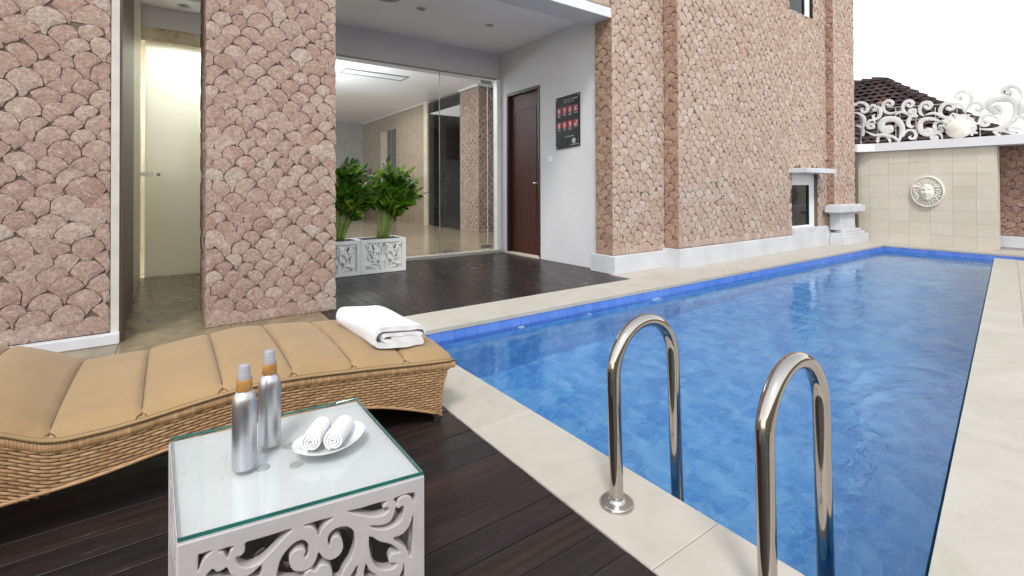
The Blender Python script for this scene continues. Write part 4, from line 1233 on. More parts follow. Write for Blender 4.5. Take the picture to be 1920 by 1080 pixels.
# ================================================================== HOUSE ROOF BEYOND
hs = empty('tiled_roof_house', (19.3, 8, 0), 'house with a dark hipped tile roof beyond the far wall', 'house')
MB().box(16.6, 22.0, 3.2, 13.0, -.06, 2.2).build('wall', M_HOUSE, hs)
pk = (19.3, 5.9, 4.55); rb = (19.3, 13.4, 4.55)
FL, FR_, BR = (16.1, 13.4, 2.2), (16.1, 2.7, 2.2), (22.5, 2.7, 2.2); BL = (22.5, 13.4, 2.2)
rf = MB().add([pk, rb, FL, FR_, BR, BL], [(0, 1, 2, 3), (0, 3, 4), (0, 4, 5, 1), (2, 5, 4, 3), (1, 5, 2)])
roofp = rf.build('roof', M_ROOF, hs)
tm = MB()
def roof_tiles(mb, A, B, C_, D, du=.22, dv=.24):
    """A,B ridge side; D,C eave side (A above D)"""
    A, B, C_, D = map(Vector, (A, B, C_, D))
    nrm = (B - D).cross(C_ - A)
    nrm = nrm.normalized()
    if nrm.z < 0: nrm = -nrm
    nv = int((D - A).length / dv)
    for j in range(nv):
        t0 = (j) / nv; t1 = (j + 1.12) / nv
        l0 = A.lerp(D, t0); r0 = B.lerp(C_, t0); l1 = A.lerp(D, min(t1, 1)); r1 = B.lerp(C_, min(t1, 1))
        w = (r1 - l1).length
        nu = max(1, int(w / du))
        eu = (r1 - l1).normalized()
        dn = (D - A); 
        for i in range(nu):
            c1 = l1 + eu * (i + .5) * w / nu
            fall = ((l1 + r1) / 2 - (l0 + r0) / 2)
            c0 = c1 - fall
            k0 = (c0 - l0).dot(eu); 
            if k0 < -.1 or k0 > (r0 - l0).length + .1: continue
            hh = rnd.uniform(.03, .07)
            vv = []
            for c, hz in ((c0, .0), (c1, hh)):
                vv += [c - eu * w / nu * .5 + nrm * (hz + .004), c + nrm * (hz + .045), c + eu * w / nu * .5 + nrm * (hz + .004)]
            mb.add(vv, [(0, 1, 4, 3), (1, 2, 5, 4)])
roof_tiles(tm, rb, pk, FR_, FL)
roof_tiles(tm, pk, pk, BR, FR_)
def rooftile_mat():
    m = NT('roof_tile')
    isl = m.n('ShaderNodeNewGeometry').outputs['Random Per Island']
    c = m.ramp(isl, [(0.0, (0.020, 0.012, 0.014)), (0.6, (0.040, 0.020, 0.022)), (0.93, (0.06, 0.028, 0.024)), (1.0, (0.30, 0.15, 0.11))])
    m.pbsdf(c, 0.85)
    return m.m
tm.build('roof_tiles', rooftile_mat(), hs, kind='stuff', fix=False)
rc = MB()
for (a, b) in ((pk, rb), (pk, FR_), (pk, BR)):
    a, b = Vector(a), Vector(b)
    n = int((b - a).length / .28)
    for k in range(n):
        p = a.lerp(b, k / n); q = a.lerp(b, (k + .98) / n)
        rc.tube([p + Vector((0, 0, .02)), q + Vector((0, 0, .05))], [.09, .12], 8)
rc.build('ridge_tiles', M_ROOF, hs, kind='stuff')

# ================================================================== POOL LADDER
ld = empty('pool_ladder', (1.16, .83, 0), 'polished steel pool ladder with two arched handrails at the near pool edge', 'ladder')
for yv in (1.064, .590):
    path = [(1.160, yv, -.01), (1.158, yv, .1), (1.154, yv, .25), (1.150, yv, .40)]
    cx, cz, ra = 1.300, .405, .150
    for k in range(1, 16):
        a = math.pi - math.pi * k / 16
        path.append((cx + ra * math.cos(a), yv, cz + ra * 1.02 * math.sin(a)))
    path += [(1.452, yv, .38), (1.458, yv, .22), (1.466, yv, .02), (1.472, yv, -.12), (1.478, yv, -.45), (1.482, yv, -.88)]
    MB().tube(smooth(path, 3), .0215, 20).build('handrail', M_CHROME, ld, smooth=45)
    MB().lathe([(.054, 0), (.054, .006), (.050, .011), (.030, .013), (.026, .020), (.0225, .022)], (1.160, yv, .0008), 32).build('floor_flange', M_STEEL, ld, smooth=40)
for z in (-.30, -.55, -.80):
    MB().box(1.445, 1.525, .605, 1.049, z - .014, z + .014, .006).build('tread', M_STEEL, ld)

# ================================================================== LOUNGER
YN, YF = 1.872, 2.600
Ttop = curve_fn([(-1.35, .70), (-1.1, .615), (-.8, .515), (-.5, .405), (-.37, .350), (-.27, .302), (-.16, .297), (-.05, .305), (.15, .328), (.32, .334), (.6, .309), (.85, .280), (1.03, .262)])
Bbot = curve_fn([(-1.35, .0), (-1.15, .02), (-.9, .075), (-.6, .125), (-.37, .142), (-.2, .150), (0, .178), (.15, .190), (.4, .182), (.66, .135), (.85, .072), (.97, .022), (1.05, .0)])
XE = curve_fn([(-.01, .966), (.05, .965), (.10, .968), (.16, .977), (.21, .996), (.25, 1.016), (.275, 1.024), (.32, 1.026)])   # foot end flare by height
lo = empty('sun_lounger', (0, 2.19, 0), 'wavy tan wicker sun lounger behind the small white table', 'lounger')
core = MB()
NX = 60
for side, ys in ((0, YN + .008), (1, YF - .008)):
    core.grid(NX, 8, lambda s, t: ((lambda x, zt, zb: (min(x, XE(zb + (zt - zb) * t) - .006), ys, zb + (zt - zb) * t))(-1.3 + s * 2.32, Ttop(-1.3 + s * 2.32) - .022, min(Bbot(-1.3 + s * 2.32) + .004, Ttop(-1.3 + s * 2.32) - .03))), flip=bool(side))
core.grid(NX, 3, lambda s, t: (-1.3 + s * 2.32, YN + .01 + (YF - YN - .02) * t, Ttop(-1.3 + s * 2.32) - .022))
core.grid(NX, 3, lambda s, t: (min(-1.3 + s * 2.32, .966), YN + .01 + (YF - YN - .02) * t, Bbot(-1.3 + s * 2.32) + .006))
core.grid(3, 8, lambda s, t: (XE(.005 + .24 * t) - .008, YN + .01 + (YF - YN - .02) * s, .005 + .24 * t))
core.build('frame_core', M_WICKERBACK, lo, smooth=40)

def strand(mb, P, s0, s1, t0, t1, bulge):
    """one woven strand: a bulging band, P(s,t,d)"""
    n = 5
    v = []
    for i in range(n):
        q = i / (n - 1)
        s = s0 + (s1 - s0) * q
        d = bulge * (math.sin(math.pi * q) ** .6) - .0012
        e = (t1 - t0) * (.10 if 0 < i < n - 1 else .2)
        v += [P(s, t0 + e, d * .35), P(s, (t0 + t1) / 2, d), P(s, t1 - e, d * .35)]
    f = []
    for i in range(n - 1):
        for k in range(2):
            a = i * 3 + k
            f.append((a, a + 3, a + 4, a + 1))
    mb.add(v, f)

weave = MB()
SL, SH = .042, .0102
for side in (0, 1):
    def PS(x, drop, d):
        z = Ttop(x) - .040 - drop
        return (x, (YN + .006 - d) if side == 0 else (YF - .006 + d), z)
    for r in range(52):
        x = -1.3 + (SL / 2 if r % 2 else 0)
        while x < 1.03:
            xm = x + SL / 2
            drop0 = r * SH; drop1 = drop0 + SH
            zc = Ttop(xm) - .040 - (drop0 + drop1) / 2
            if zc > Bbot(xm) + .006 and x < XE(zc) - .012:
                x1 = min(x + SL * .99, XE(zc))
                strand(weave, PS, x, x1, drop1, drop0, .0062 * rnd.uniform(.8, 1.15))
            x += SL
# foot end face
def PE(yv, z, d): return (XE(z) - .004 + d, yv, z)
for r in range(28):
    z0 = .012 + r * SH * .85
    yv = YN + .012 + (SL / 2 if r % 2 else 0)
    while yv < YF - .03:
        if z0 < .236: strand(weave, PE, yv, yv + SL * .98, z0, z0 + SH * .85, .006)
        yv += SL
weave.build('wicker_weave', M_WICKER, lo, smooth=True, kind='stuff', fix=False)
# wrapped rims along the top edges: many tight turns
rim = MB()
for side, ys in ((0, YN), (1, YF)):
    x = -1.3
    sg = -1 if side == 0 else 1
    while x < 1.020:
        xw = .0078
        zc = Ttop(x) - .028
        v = []
        for xx in (x, x + xw / 2, x + xw):
            bulge = .0016 if xx == x + xw / 2 else 0
            for k in range(6):
                a = R(-60 + k * 40)
                rr = .0135 + bulge
                v.append((min(xx, 1.024), ys + .006 * -sg + sg * rr * .72 * math.cos(a), Ttop(xx) - .028 + rr * 1.05 * math.sin(a)))
        f = [(i * 6 + k, i * 6 + k + 1, i * 6 + 7 + k, i * 6 + 6 + k) for i in range(2) for k in range(5)]
        rim.add(v, f)
        x += xw
yv = YN - .004
while yv < YF + .004:
    v = []
    for q, yy in enumerate((yv, yv + .004, yv + .008)):
        rr = .0150 + (.0016 if q == 1 else 0)
        for k in range(7):
            a = R(-110 + k * 38)
            v.append((1.012 + rr * math.cos(a), yy, .243 + rr * math.sin(a)))
    rim.add(v, [(i * 7 + k, i * 7 + k + 1, i * 7 + 8 + k, i * 7 + 7 + k) for i in range(2) for k in range(6)])
    yv += .008
rim.build('wrapped_rim', M_WICKER, lo, smooth=True, kind='stuff', fix=False)
brim = MB()
for ys in (YN + .006, YF - .006):
    pth = [(x, ys, Bbot(x) + .006) for x in np.linspace(-1.1, .955, 40)]
    brim.tube(pth, .006, 8)
brim.build('bottom_rim', M_WICKER, lo, smooth=True)
for ys in (YN + .022, YF - .022):
    MB().lathe([(.014, 0), (.016, .004), (.015, .03), (.015, .05)], (.948, ys, .0015), 12).build('foot', M_BLACK, lo, smooth=40)
    MB().lathe([(.014, 0), (.016, .004), (.015, .03), (.015, .06)], (-1.2, ys, .0015), 12).build('foot', M_BLACK, lo, smooth=40)

# ================================================================== CUSHION
cu = empty('lounger_cushion', (0, 2.19, .30), 'tan canvas cushion in stitched panels lying on the wicker lounger', 'cushion')
seams = [-1.12, -.905, -.690, -.478, -.272, -.064, .150, .366, .580, .795, 1.004]
CY0, CY1 = 1.868, 2.592
for k, (a, b) in enumerate(zip(seams[:-1], seams[1:])):
    rg = random.Random(100 + k)
    ph = [rg.uniform(0, 6.28) for _ in range(6)]
    nu, nv = 19, 33
    def top(s, t):
        x = a + (b - a) * s
        wob = .006 * math.sin(t * 5 + k) * (1 - abs(2 * s - 1))
        e_s = min(1, max(0, math.sin(math.pi * min(max(s, 0), 1)))) ** .24
        e_t = max(0, math.sin(math.pi * t)) ** .30
        h = .014 + .026 * e_s * e_t + .027 * e_t
        # pulled creases running in from the seams
        h += .0022 * e_s * math.sin(9 * t * math.pi + ph[0]) * (math.exp(-s * 7) + math.exp(-(1 - s) * 7))
        h += .0015 * e_s * e_t * math.sin(7 * s + 5 * t + ph[1])
        yv = CY0 + (CY1 - CY0) * t
        return (x + wob, yv, Ttop(x) - .012 + h)
    mb = MB()
    mb.grid(nu, nv, top)
    mb.grid(nu, 2, lambda s, t: (top(s, 0)[0], CY0 + .0 * t, Ttop(a + (b - a) * s) - .012 + (top(s, 0)[2] - Ttop(a + (b - a) * s) + .012) * t))
    mb.grid(nu, 2, lambda s, t: (top(s, 0)[0], CY1, Ttop(a + (b - a) * s) - .012 + (top(s, 1)[2] - Ttop(a + (b - a) * s) + .012) * t))
    mb.build('panel', M_CANVAS, cu, smooth=60)
    if k:
        MB().tube([(a + .006 * math.sin(t * 5 + k) * 0, CY0 + .004 + (CY1 - CY0 - .008) * t, Ttop(a) + .0046 + .0262 * max(0, math.sin(math.pi * t)) ** .3) for t in np.linspace(0, 1, 24)], .0019, 6).build('seam_cord', M_PIPING, cu, smooth=True)
        for w_ in (-1, 1):
            MB().tube([(a, CY0 + .012, Ttop(a) + .010), (a + w_ * .010, CY0 + .004, Ttop(a) + .006), (a + w_ * .014, CY0 - .001, Ttop(a) + .001)], [.0024, .002, .001], 6).build('pull_stitch', M_PIPING, cu)
mb = MB()
for ys in (CY0 - .002, CY1 + .002):
    mb.tube([(x, ys, Ttop(x) - .006) for x in np.linspace(-1.12, 1.004, 80)], .0052, 8)
mb.tube([(1.004, yv, Ttop(1.004) - .006) for yv in np.linspace(CY0, CY1, 12)], .0052, 8)
mb.build('piping', M_CANVAS, cu, smooth=True)
MB().grid(60, 3, lambda s, t: (-1.12 + 2.12 * s, CY0 + (CY1 - CY0) * t, Ttop(-1.12 + 2.12 * s) - .013)).build('underside', M_CANVAS, cu)

# ================================================================== FOLDED TOWEL
tw = empty('folded_towel', (.80, 2.2, .31), 'folded white terry towel on the foot end of the lounger', 'towel')
zb = lambda x: Ttop(x) + .047
TX0, TX1, TY0, TY1 = .668, .912, 1.945, 2.40
# section across x: outer wrap closed at the left, inner leaves
def leafsec(pts, th):
    """thick open strip around a centre line"""
    L, Rr = [], []
    pts = smooth(pts, 5)
    for i in range(len(pts)):
        a = pts[max(i - 1, 0)]; b = pts[min(i + 1, len(pts) - 1)]
        tx, tz = b[0] - a[0], b[1] - a[1]
        l = math.hypot(tx, tz) or 1e-9
        nx, nz = -tz / l, tx / l
        t2 = th * .5 * (1 if 0 < i < len(pts) - 1 else .6)
        L.append((pts[i][0] + nx * t2, pts[i][1] + nz * t2)); Rr.append((pts[i][0] - nx * t2, pts[i][1] - nz * t2))
    return L + Rr[::-1]
def towel_leaf(sec, name):
    n = len(sec); m = 16
    mb = MB()
    v = []
    for j in range(m):
        q = j / (m - 1)
        sh = 1 - .06 * max(0, (abs(2 * q - 1) - .86) / .14)
        for (u, w_) in sec:
            cx = .5
            x = TX0 + (TX1 - TX0) * (cx + (u - cx) * sh) + .006 * math.sin(q * 3 + w_ * 50) - .018 * q + .01
            yv = TY0 + (TY1 - TY0) * q + .012 * (u - .5) * (1 - q) + .003 * math.sin(u * 17 + w_ * 90)
            z = zb(x) + 1.2 * w_ * (1 - .05 * q) + .0016 * math.sin(u * 9 + q * 7)
            v.append((x, yv, z))
    f = [(j * n + k, j * n + (k + 1) % n, (j + 1) * n + (k + 1) % n, (j + 1) * n + k) for j in range(m - 1) for k in range(n)]
    h = n // 2
    for base, fl in ((0, 1), ((m - 1) * n, 0)):
        for k in range(h - 1):
            q = (base + k, base + k + 1, base + n - 2 - k, base + n - 1 - k)
            f.append(q if fl else q[::-1])
    mb.add(v, f)
    return mb.build(name, M_TERRY, tw, smooth=60)
towel_leaf(leafsec([(.97, .010), (.7, .008), (.35, .008), (.08, .010), (.012, .030), (.06, .058), (.30, .066), (.65, .066), (.93, .064), (1.0, .052), (.985, .042)], .017), 'outer_fold')
towel_leaf(leafsec([(.95, .022), (.6, .0225), (.30, .0225), (.18, .024), (.15, .033), (.20, .042), (.45, .0455), (.75, .0445), (.94, .039)], .0115), 'inner_fold')
towel_leaf(leafsec([(.90, .0315), (.60, .033), (.32, .0325)], .010), 'inner_fold')

# ================================================================== WHITE TABLE
TZ = .45
QA, QB, QC, QD = Vector((.012, .932, 0)), Vector((.4085, .872, 0)), Vector((.4085, 1.287, 0)), Vector((.004, 1.322, 0))   # front left, front right, back right, back left
tb = empty('side_table', (.21, 1.1, 0), 'small white carved side table with a glass top in the foreground', 'table')
def quad_prism(mb, ins, z0, z1):
    c = (QA + QB + QC + QD) / 4
    pts = []
    for q in (QA, QB, QC, QD):
        d = (c - q).normalized()
        pts.append(q + d * ins * 1.414)
    v = [(p.x, p.y, z0) for p in pts] + [(p.x, p.y, z1) for p in pts]
    mb.add(v, [(3, 2, 1, 0), (4, 5, 6, 7), (0, 1, 5, 4), (1, 2, 6, 5), (2, 3, 7, 6), (3, 0, 4, 7)])
    return mb
quad_prism(MB(), .004, .424, .4400).build('top_board', plain('white_table_top', (.57, .58, .59), .35, var=.05, scale=4, bump=.02), tb)
gtop = MB(); quad_prism(gtop, .0045, .4432, .4500)
gt = gtop.build('glass_top', M_TOPGLASS, tb)
ge = MB()
for (a, b) in ((QA, QB), (QB, QC), (QC, QD), (QD, QA)):
    d = (b - a).normalized(); nn = Vector((d.y, -d.x, 0))
    p0 = a + d * .0018 - nn * .0022; p1 = b - d * .0018 - nn * .0022
    ge.add([p0 + Vector((0, 0, .4434)), p1 + Vector((0, 0, .4434)), p1 + Vector((0, 0, .4498)), p0 + Vector((0, 0, .4498)),
            p0 - nn * -.0008 + Vector((0, 0, .4434)), p1 - nn * -.0008 + Vector((0, 0, .4434)), p1 - nn * -.0008 + Vector((0, 0, .4498)), p0 - nn * -.0008 + Vector((0, 0, .4498))],
           [(0, 1, 2, 3), (7, 6, 5, 4), (0, 4, 5, 1), (2, 6, 7, 3), (1, 5, 6, 2), (0, 3, 7, 4)])
ge.build('polished_edge', M_TOPEDGE, gt)
for (x, y) in ((.157, 1.089), (.217, 1.146), (.2135, 1.060)):
    MB().lathe([(.0125, 0), (.0125, .0018), (.0118, .0024)], (x, y, .4404), 24).build('glass_pad', plain('clear_grey_pad', (.34, .36, .36), .4), tb, smooth=40)
PT = .022     # panel thickness
def closed_smooth(pts, k=4):
    n = len(pts); out = []
    for i in range(n):
        p0, p1, p2, p3 = pts[i - 1], pts[i], pts[(i + 1) % n], pts[(i + 2) % n]
        for j in range(k):
            t = j / k
            out.append(tuple(0.5 * ((2 * b) + (-a + c) * t * .8 + (2 * a - 5 * b + 4 * c - d) * t * t * .8 + (-a + 3 * b - 3 * c + d) * t ** 3 * .8) if False else
                             b * (1 - t) + c * t + .5 * (t * (1 - t)) * ((c - a) * (1 - t) - (d - b) * t) * .9 for a, b, c, d in zip(p0, p1, p2, p3)))
    return out
W0 = (QB - QA).length
def side_panel(a, b, flip, name):
    """fretwork board: outline and scroll openings as one filled 2D curve turned into a mesh"""
    d = (b - a); W = d.length; d.normalize(); nn = Vector((d.y, -d.x, 0))
    cu_ = bpy.data.curves.new(name, 'CURVE')
    cu_.dimensions = '2D'; cu_.fill_mode = 'BOTH'; cu_.extrude = PT / 2 - .0022; cu_.bevel_depth = .0022; cu_.bevel_resolution = 2; cu_.offset = -.0022
    loops = [[(.0, .006), (W, .006), (W, .4398), (.0, .4398)]]
    for h in TABLE_HOLES:
        for low in (0, 1):
            pts = [((W0 - u if flip ^ bool(low) else u) * W / W0, (.472 - v if low else v)) for u, v in h]
            loops.append(closed_smooth(pts))
    for lp_ in loops:
        sp = cu_.splines.new('POLY')
        sp.points.add(len(lp_) - 1)
        for k, (u, v) in enumerate(lp_): sp.points[k].co = (u, v, 0, 1)
        sp.use_cyclic_u = True
    o = bpy.data.objects.new(name, cu_); COL.objects.link(o)
    bpy.context.view_layer.update()
    me = bpy.data.meshes.new_from_object(o.evaluated_get(bpy.context.evaluated_depsgraph_get()))
    bpy.data.objects.remove(o)
    for vt in me.vertices:
        u, v, q = vt.co
        vt.co = a + d * u + nn * (q - PT / 2) + Vector((0, 0, v)) - tb.location
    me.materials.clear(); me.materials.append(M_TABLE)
    me.polygons.foreach_set('use_smooth', [True] * len(me.polygons))
    me.set_sharp_from_angle(angle=R(35))
    o = bpy.data.objects.new(name, me); COL.objects.link(o); o.parent = tb
    return o
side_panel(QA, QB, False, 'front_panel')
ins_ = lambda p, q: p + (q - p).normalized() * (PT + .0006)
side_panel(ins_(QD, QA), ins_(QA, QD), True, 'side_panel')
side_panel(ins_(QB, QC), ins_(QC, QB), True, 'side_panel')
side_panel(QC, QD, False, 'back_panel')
for q in (QA, QB, QC, QD):
    c = (QA + QB + QC + QD) / 4
    p = q + (c - q).normalized() * .028
    MB().lathe([(.010, 0), (.010, .0055)], (p.x, p.y, .0015), 12).build('foot', M_BLACK, tb)

# ================================================================== SPRAY BOTTLES
def bottle(x, y, label):
    z = .4505
    e = empty('spray_bottle', (x, y, z), label, 'bottle', 'spray bottles on the white table')
    MB().lathe([(.0190, 0), (.0212, .0015), (.0222, .005), (.0222, .122), (.0219, .129), (.0208, .137), (.0184, .1445), (.0155, .1495), (.0130, .152), (.0120, .154)], (x, y, z), 40).build('body', M_ALU, e, smooth=50)
    MB().lathe([(.0140, 0), (.0145, .0008), (.0145, .0220), (.0140, .0228)], (x, y, z + .1520), 28).build('collar', M_BAMBOO, e, smooth=40)
    MB().lathe([(.0118, 0), (.0118, .010), (.0108, .0105), (.0104, .025), (.0096, .0275), (.0070, .0285)], (x, y, z + .1750), 24).build('spray_cap', M_CAP, e, smooth=40)
    MB().lathe([(.0045, 0), (.0045, .018), (.0065, .0182), (.0065, .0225)], (x, y, z + .1752), 14).build('nozzle', M_PVC, e, smooth=40)
    return e
bottle(.1245, 1.0935, 'aluminium spray bottle with amber collar on the table, the one closer to the camera')
bottle(.1800, 1.1600, 'aluminium spray bottle with amber collar standing behind the other bottle, next to the plate')

# ================================================================== PLATE WITH ROLLED TOWELS
PX, PY, PZ = .2815, 1.070, .4505
pt = MB()
n = 48
v = []
prof = [(.018, .0), (.024, .001), (.036, .006), (.048, .013), (.0545, .0185), (.0545, .0200), (.047, .0160), (.035, .0090), (.022, .0045), (.001, .004)]
ea = R(14)
for r, h in prof:
    for k in range(n):
        a = 2 * math.pi * k / n
        ux, uy = 1.40 * r * math.cos(a), 1.06 * r * math.sin(a)
        lift = .004 * (ux / .07) ** 2 * (1 if r > .03 else 0)
        v.append((PX + ux * math.cos(ea) - uy * math.sin(ea), PY + ux * math.sin(ea) + uy * math.cos(ea), PZ + h + lift))
f = [(i * n + k, i * n + (k + 1) % n, (i + 1) * n + (k + 1) % n, (i + 1) * n + k) for i in range(len(prof) - 1) for k in range(n)]
f += [tuple(range(n - 1, -1, -1)), tuple((len(prof) - 1) * n + k for k in range(n))]
pt.add(v, f)
pt.build('plate', M_CERAMIC, None, smooth=60, label='oval white dish under the two rolled towels', cat='dish')
def roll(cx, cy, ang, label):
    L, r0 = .072, .0235
    z = PZ + .0075 + r0
    e = empty('rolled_towel', (cx, cy, PZ + .009), label, 'rolled towel', 'rolled towels on the dish')
    d = Vector((math.cos(ang), math.sin(ang), 0)); nn = Vector((-d.y, d.x, 0)); upv = Vector((0, 0, 1))
    # spiral sheet with thickness
    turns = 3.2; N = 78
    outer, inner = [], []
    for i in range(N):
        q = i / (N - 1)
        a = -1.2 + q * turns * 2 * math.pi
        r = r0 * (1 - .83 * q)
        th = r0 * .205
        outer.append((r * math.cos(a), r * math.sin(a))); inner.append(((r - th) * math.cos(a), (r - th) * math.sin(a)))
    sec = outer + inner[::-1]
    m = len(sec)
    mb = MB()
    v = []
    rg = random.Random(int(cx * 1e4))
    M_ = 10
    for j in range(M_):
        q = j / (M_ - 1)
        sc_ = 1 - .05 * (1 if j in (0, M_ - 1) else 0)
        for i, (u, w_) in enumerate(sec):
            depth = 0
            if j in (0, M_ - 1):
                rr = math.hypot(u, w_) / r0
                depth = .004 * (1 - rr) * (1 if j == 0 else -1)
            p = Vector((cx, cy, z)) + d * ((q - .5) * L - depth) + nn * u * sc_ + upv * w_ * sc_ * .96
            v.append(p)
    f = [(j * m + k, j * m + (k + 1) % m, (j + 1) * m + (k + 1) % m, (j + 1) * m + k) for j in range(M_ - 1) for k in range(m)]
    for base in (0, (M_ - 1) * m):
        for k in range(N - 1):
            f.append((base + k, base + k + 1, base + m - 2 - k, base + m - 1 - k))
    mb.add(v, f)
    mb.build('terry_roll', M_TERRY, e, smooth=60)
    hm = [Vector((cx, cy, z)) + d * (q - .5) * L * .96 + nn * (r0 * 1.01) * math.cos(-1.2) + upv * (r0 * .97) * math.sin(-1.2) for q in np.linspace(0, 1, 6)]
    MB().tube(hm, .0022, 6).build('hem', M_TERRY, e, smooth=True)
roll(.2600, 1.0830, R(58), 'rolled white hand towel on the dish, the one next to the bottles')
roll(.3010, 1.0620, R(54), 'rolled white hand towel on the dish, the one towards the pool')

# ================================================================== PLANTERS AND PLANTS
SP = []
def spiral(cx, cy, r, turns, a0, sgn, tail=()):
    pts = [(cx + r * (.22 + .78 * q) * math.cos(a0 + sgn * turns * 2 * math.pi * q), cy + r * (.22 + .78 * q) * math.sin(a0 + sgn * turns * 2 * math.pi * q)) for q in np.linspace(0, 1, 9)]
    return pts + list(tail)
def planter(x0, x1, label):
    yf, yb, h = 5.622, 5.98, .405
    e = empty('planter', ((x0 + x1) / 2, 5.8, 0), label, 'planter', 'carved white planters')
    W = x1 - x0
    MB().box(x0, x1, yf + .034, yb, .004, .395, .003).build('box', M_PLANTER, e)
    MB().box(x0 + .03, x1 - .03, yf + .04, yb - .03, .3951, .399).build('soil', M_SOIL, e)
    for (a, b, c, d) in ((x0, x1, .362, .405), (x0, x1, .002, .045), (x0, x0 + .045, .0452, .3618), (x1 - .045, x1, .0452, .3618)):
        MB().box(a, b, yf, yf + .0338, c, d, .003).build('border', M_PLANTER, e)
    for (a, b, c, d) in ((x0, x0 + .03, yf + .0345, yb), (x1 - .03, x1, yf + .0345, yb), (x0 + .0305, x1 - .0305, yb - .03, yb)):
        MB().box(a, b, c, d, .3952, .405, .003).build('lip', M_PLANTER, e)
    # mirrored acanthus scrolls
    u = W / .566
    half = [spiral(.12, .30, .036, 1.0, 1.2, 1, ((.17, .25), (.15, .19), (.10, .15))), spiral(.20, .27, .030, 1.0, 0.3, -1, ((.235, .20), (.215, .13))),
            spiral(.11, .20, .030, .9, 2.2, 1, ((.165, .14), (.21, .09))), spiral(.20, .17, .026, .9, .2, 1, ((.15, .115), (.08, .11))),
            spiral(.10, .095, .024, .9, 2.6, -1, ((.15, .07), (.20, .063))), spiral(.245, .335, .016, .9, 1.0, 1, ((.262, .28), (.262, .22))),
            [(.07, .345), (.10, .335), (.13, .345)], [(.255, .07), (.24, .11), (.265, .15)]]
    m_i = 0
    for s in (0, 1):
        for k, pts in enumerate(half):
            P2 = [((x0 + (p[0] if s == 0 else .566 - p[0]) * u), p[1]) for p in pts]
            mb = MB()
            mb.ribbon(P2, .030, lambda a, b, d: (a, yf + .0119 - d, b), -.020 + .0003 * k, .0105 - .0004 * k, ball=True, bev=.16)
            mb.build('carved_scroll', M_PLANTER, e, smooth=40)
    return e
planter(1.8385, 2.392, 'white carved planter, fully in view beside the glass front')
planter(1.265, 1.8345, 'white carved planter, half hidden behind the stone pillar')

def leaf_mesh(mb, base, d, side, upv, L, W):
    """pointed oval leaflet, folded a little on its mid-rib"""
    prof = [(0, .06), (.22, .75), (.5, 1.0), (.78, .68), (1.0, .02)]
    v = []
    for q, w_ in prof:
        c = base + d * L * q - upv * (L * .16 * q * q)
        v += [c - side * W * .5 * w_ + upv * W * .14 * w_, c, c + side * W * .5 * w_ + upv * W * .14 * w_]
    f = []
    for i in range(len(prof) - 1):
        for k in range(2):
            a = i * 3 + k
            f.append((a, a + 1, a + 4, a + 3))
    mb.add(v, f)
def frond(parent, base, lean, az, length, rg, droop=.35, leaf=.145):
    mb = MB(); st = MB()
    pts = []
    dirh = Vector((math.cos(az), math.sin(az), 0))
    n = 12
    for i in range(n + 1):
        q = i / n
        a = lean * (.35 + .9 * q) + droop * q * q
        if i == 0: p = Vector(base)
        else: p = pts[-1] + (dirh * math.sin(a) + Vector((0, 0, 1)) * math.cos(a)) * (length / n)
        pts.append(p)
    st.tube(pts, [.0115 * (1 - .78 * i / n) + .001 for i in range(n + 1)], 7)
    npair = max(5, int(length / .068))
    for k in range(npair):
        q = .40 + .60 * (k + .5) / npair
        f_ = q * n; i = min(int(f_), n - 1)
        p = pts[i].lerp(pts[i + 1], f_ - i)
        t = (pts[i + 1] - pts[i]).normalized()
        sd = t.cross(Vector((0, 0, 1)))
        sd = sd.normalized() if sd.length > 1e-3 else Vector((1, 0, 0))
        nu_ = sd.cross(t).normalized()
        roll_ = rg.uniform(-1.1, 1.1)
        sd2 = (sd * math.cos(roll_) + nu_ * math.sin(roll_)).normalized()
        for s in (-1, 1):
            d = (sd2 * s * .95 + t * .62 + nu_ * rg.uniform(.0, .35)).normalized()
            side = d.cross(nu_).normalized()
            upv = side.cross(d).normalized()
            if upv.z < 0: upv = -upv
            L = leaf * rg.uniform(.8, 1.15) * (1 - .35 * max(0, q - .8) / .2)
            leaf_mesh(mb, p, d, side, upv, L, L * .62)
    leaf_mesh(mb, pts[-1], (pts[-1] - pts[-2]).normalized(), Vector((1, 0, 0)), Vector((0, 1, 0)), leaf * .8, leaf * .35)
    fo = st.build('frond', M_STALK, parent, smooth=True)
    mb.build('leaflets', M_LEAF, fo, smooth=False, fix=False)

def zz_plant(cx, cy, label, seed, n=24, hmax=.98, spread=1.0, flat=0):
    rg = random.Random(seed)
    e = empty('potted_plant', (cx, cy, .395), label, 'plant', 'glossy potted plants')
    for k in range(n):
        az = 2 * math.pi * (k * .381966 * 2.6180) + rg.uniform(-.3, .3)
        q = k / n
        lean = (.08 + .58 * q) * rg.uniform(.75, 1.25) * spread
        L = hmax * rg.uniform(.78, 1.05) * (1 - .28 * q)
        bx = cx + .13 * math.sqrt(q) * math.cos(az); by = cy + .07 * math.sqrt(q) * math.sin(az)
        if math.sin(az) > .2: lean *= .6
        frond(e, (bx, by, .397), lean, az, L, rg, droop=.16 + .35 * q)
    return e
zz_plant(2.10, 5.80, 'bushy plant with glossy green leaflets in the planter beside the glass front', 5, 22, .95)
zz_plant(1.56, 5.80, 'bushy glossy green plant half hidden by the stone pillar', 9, 22, .97)

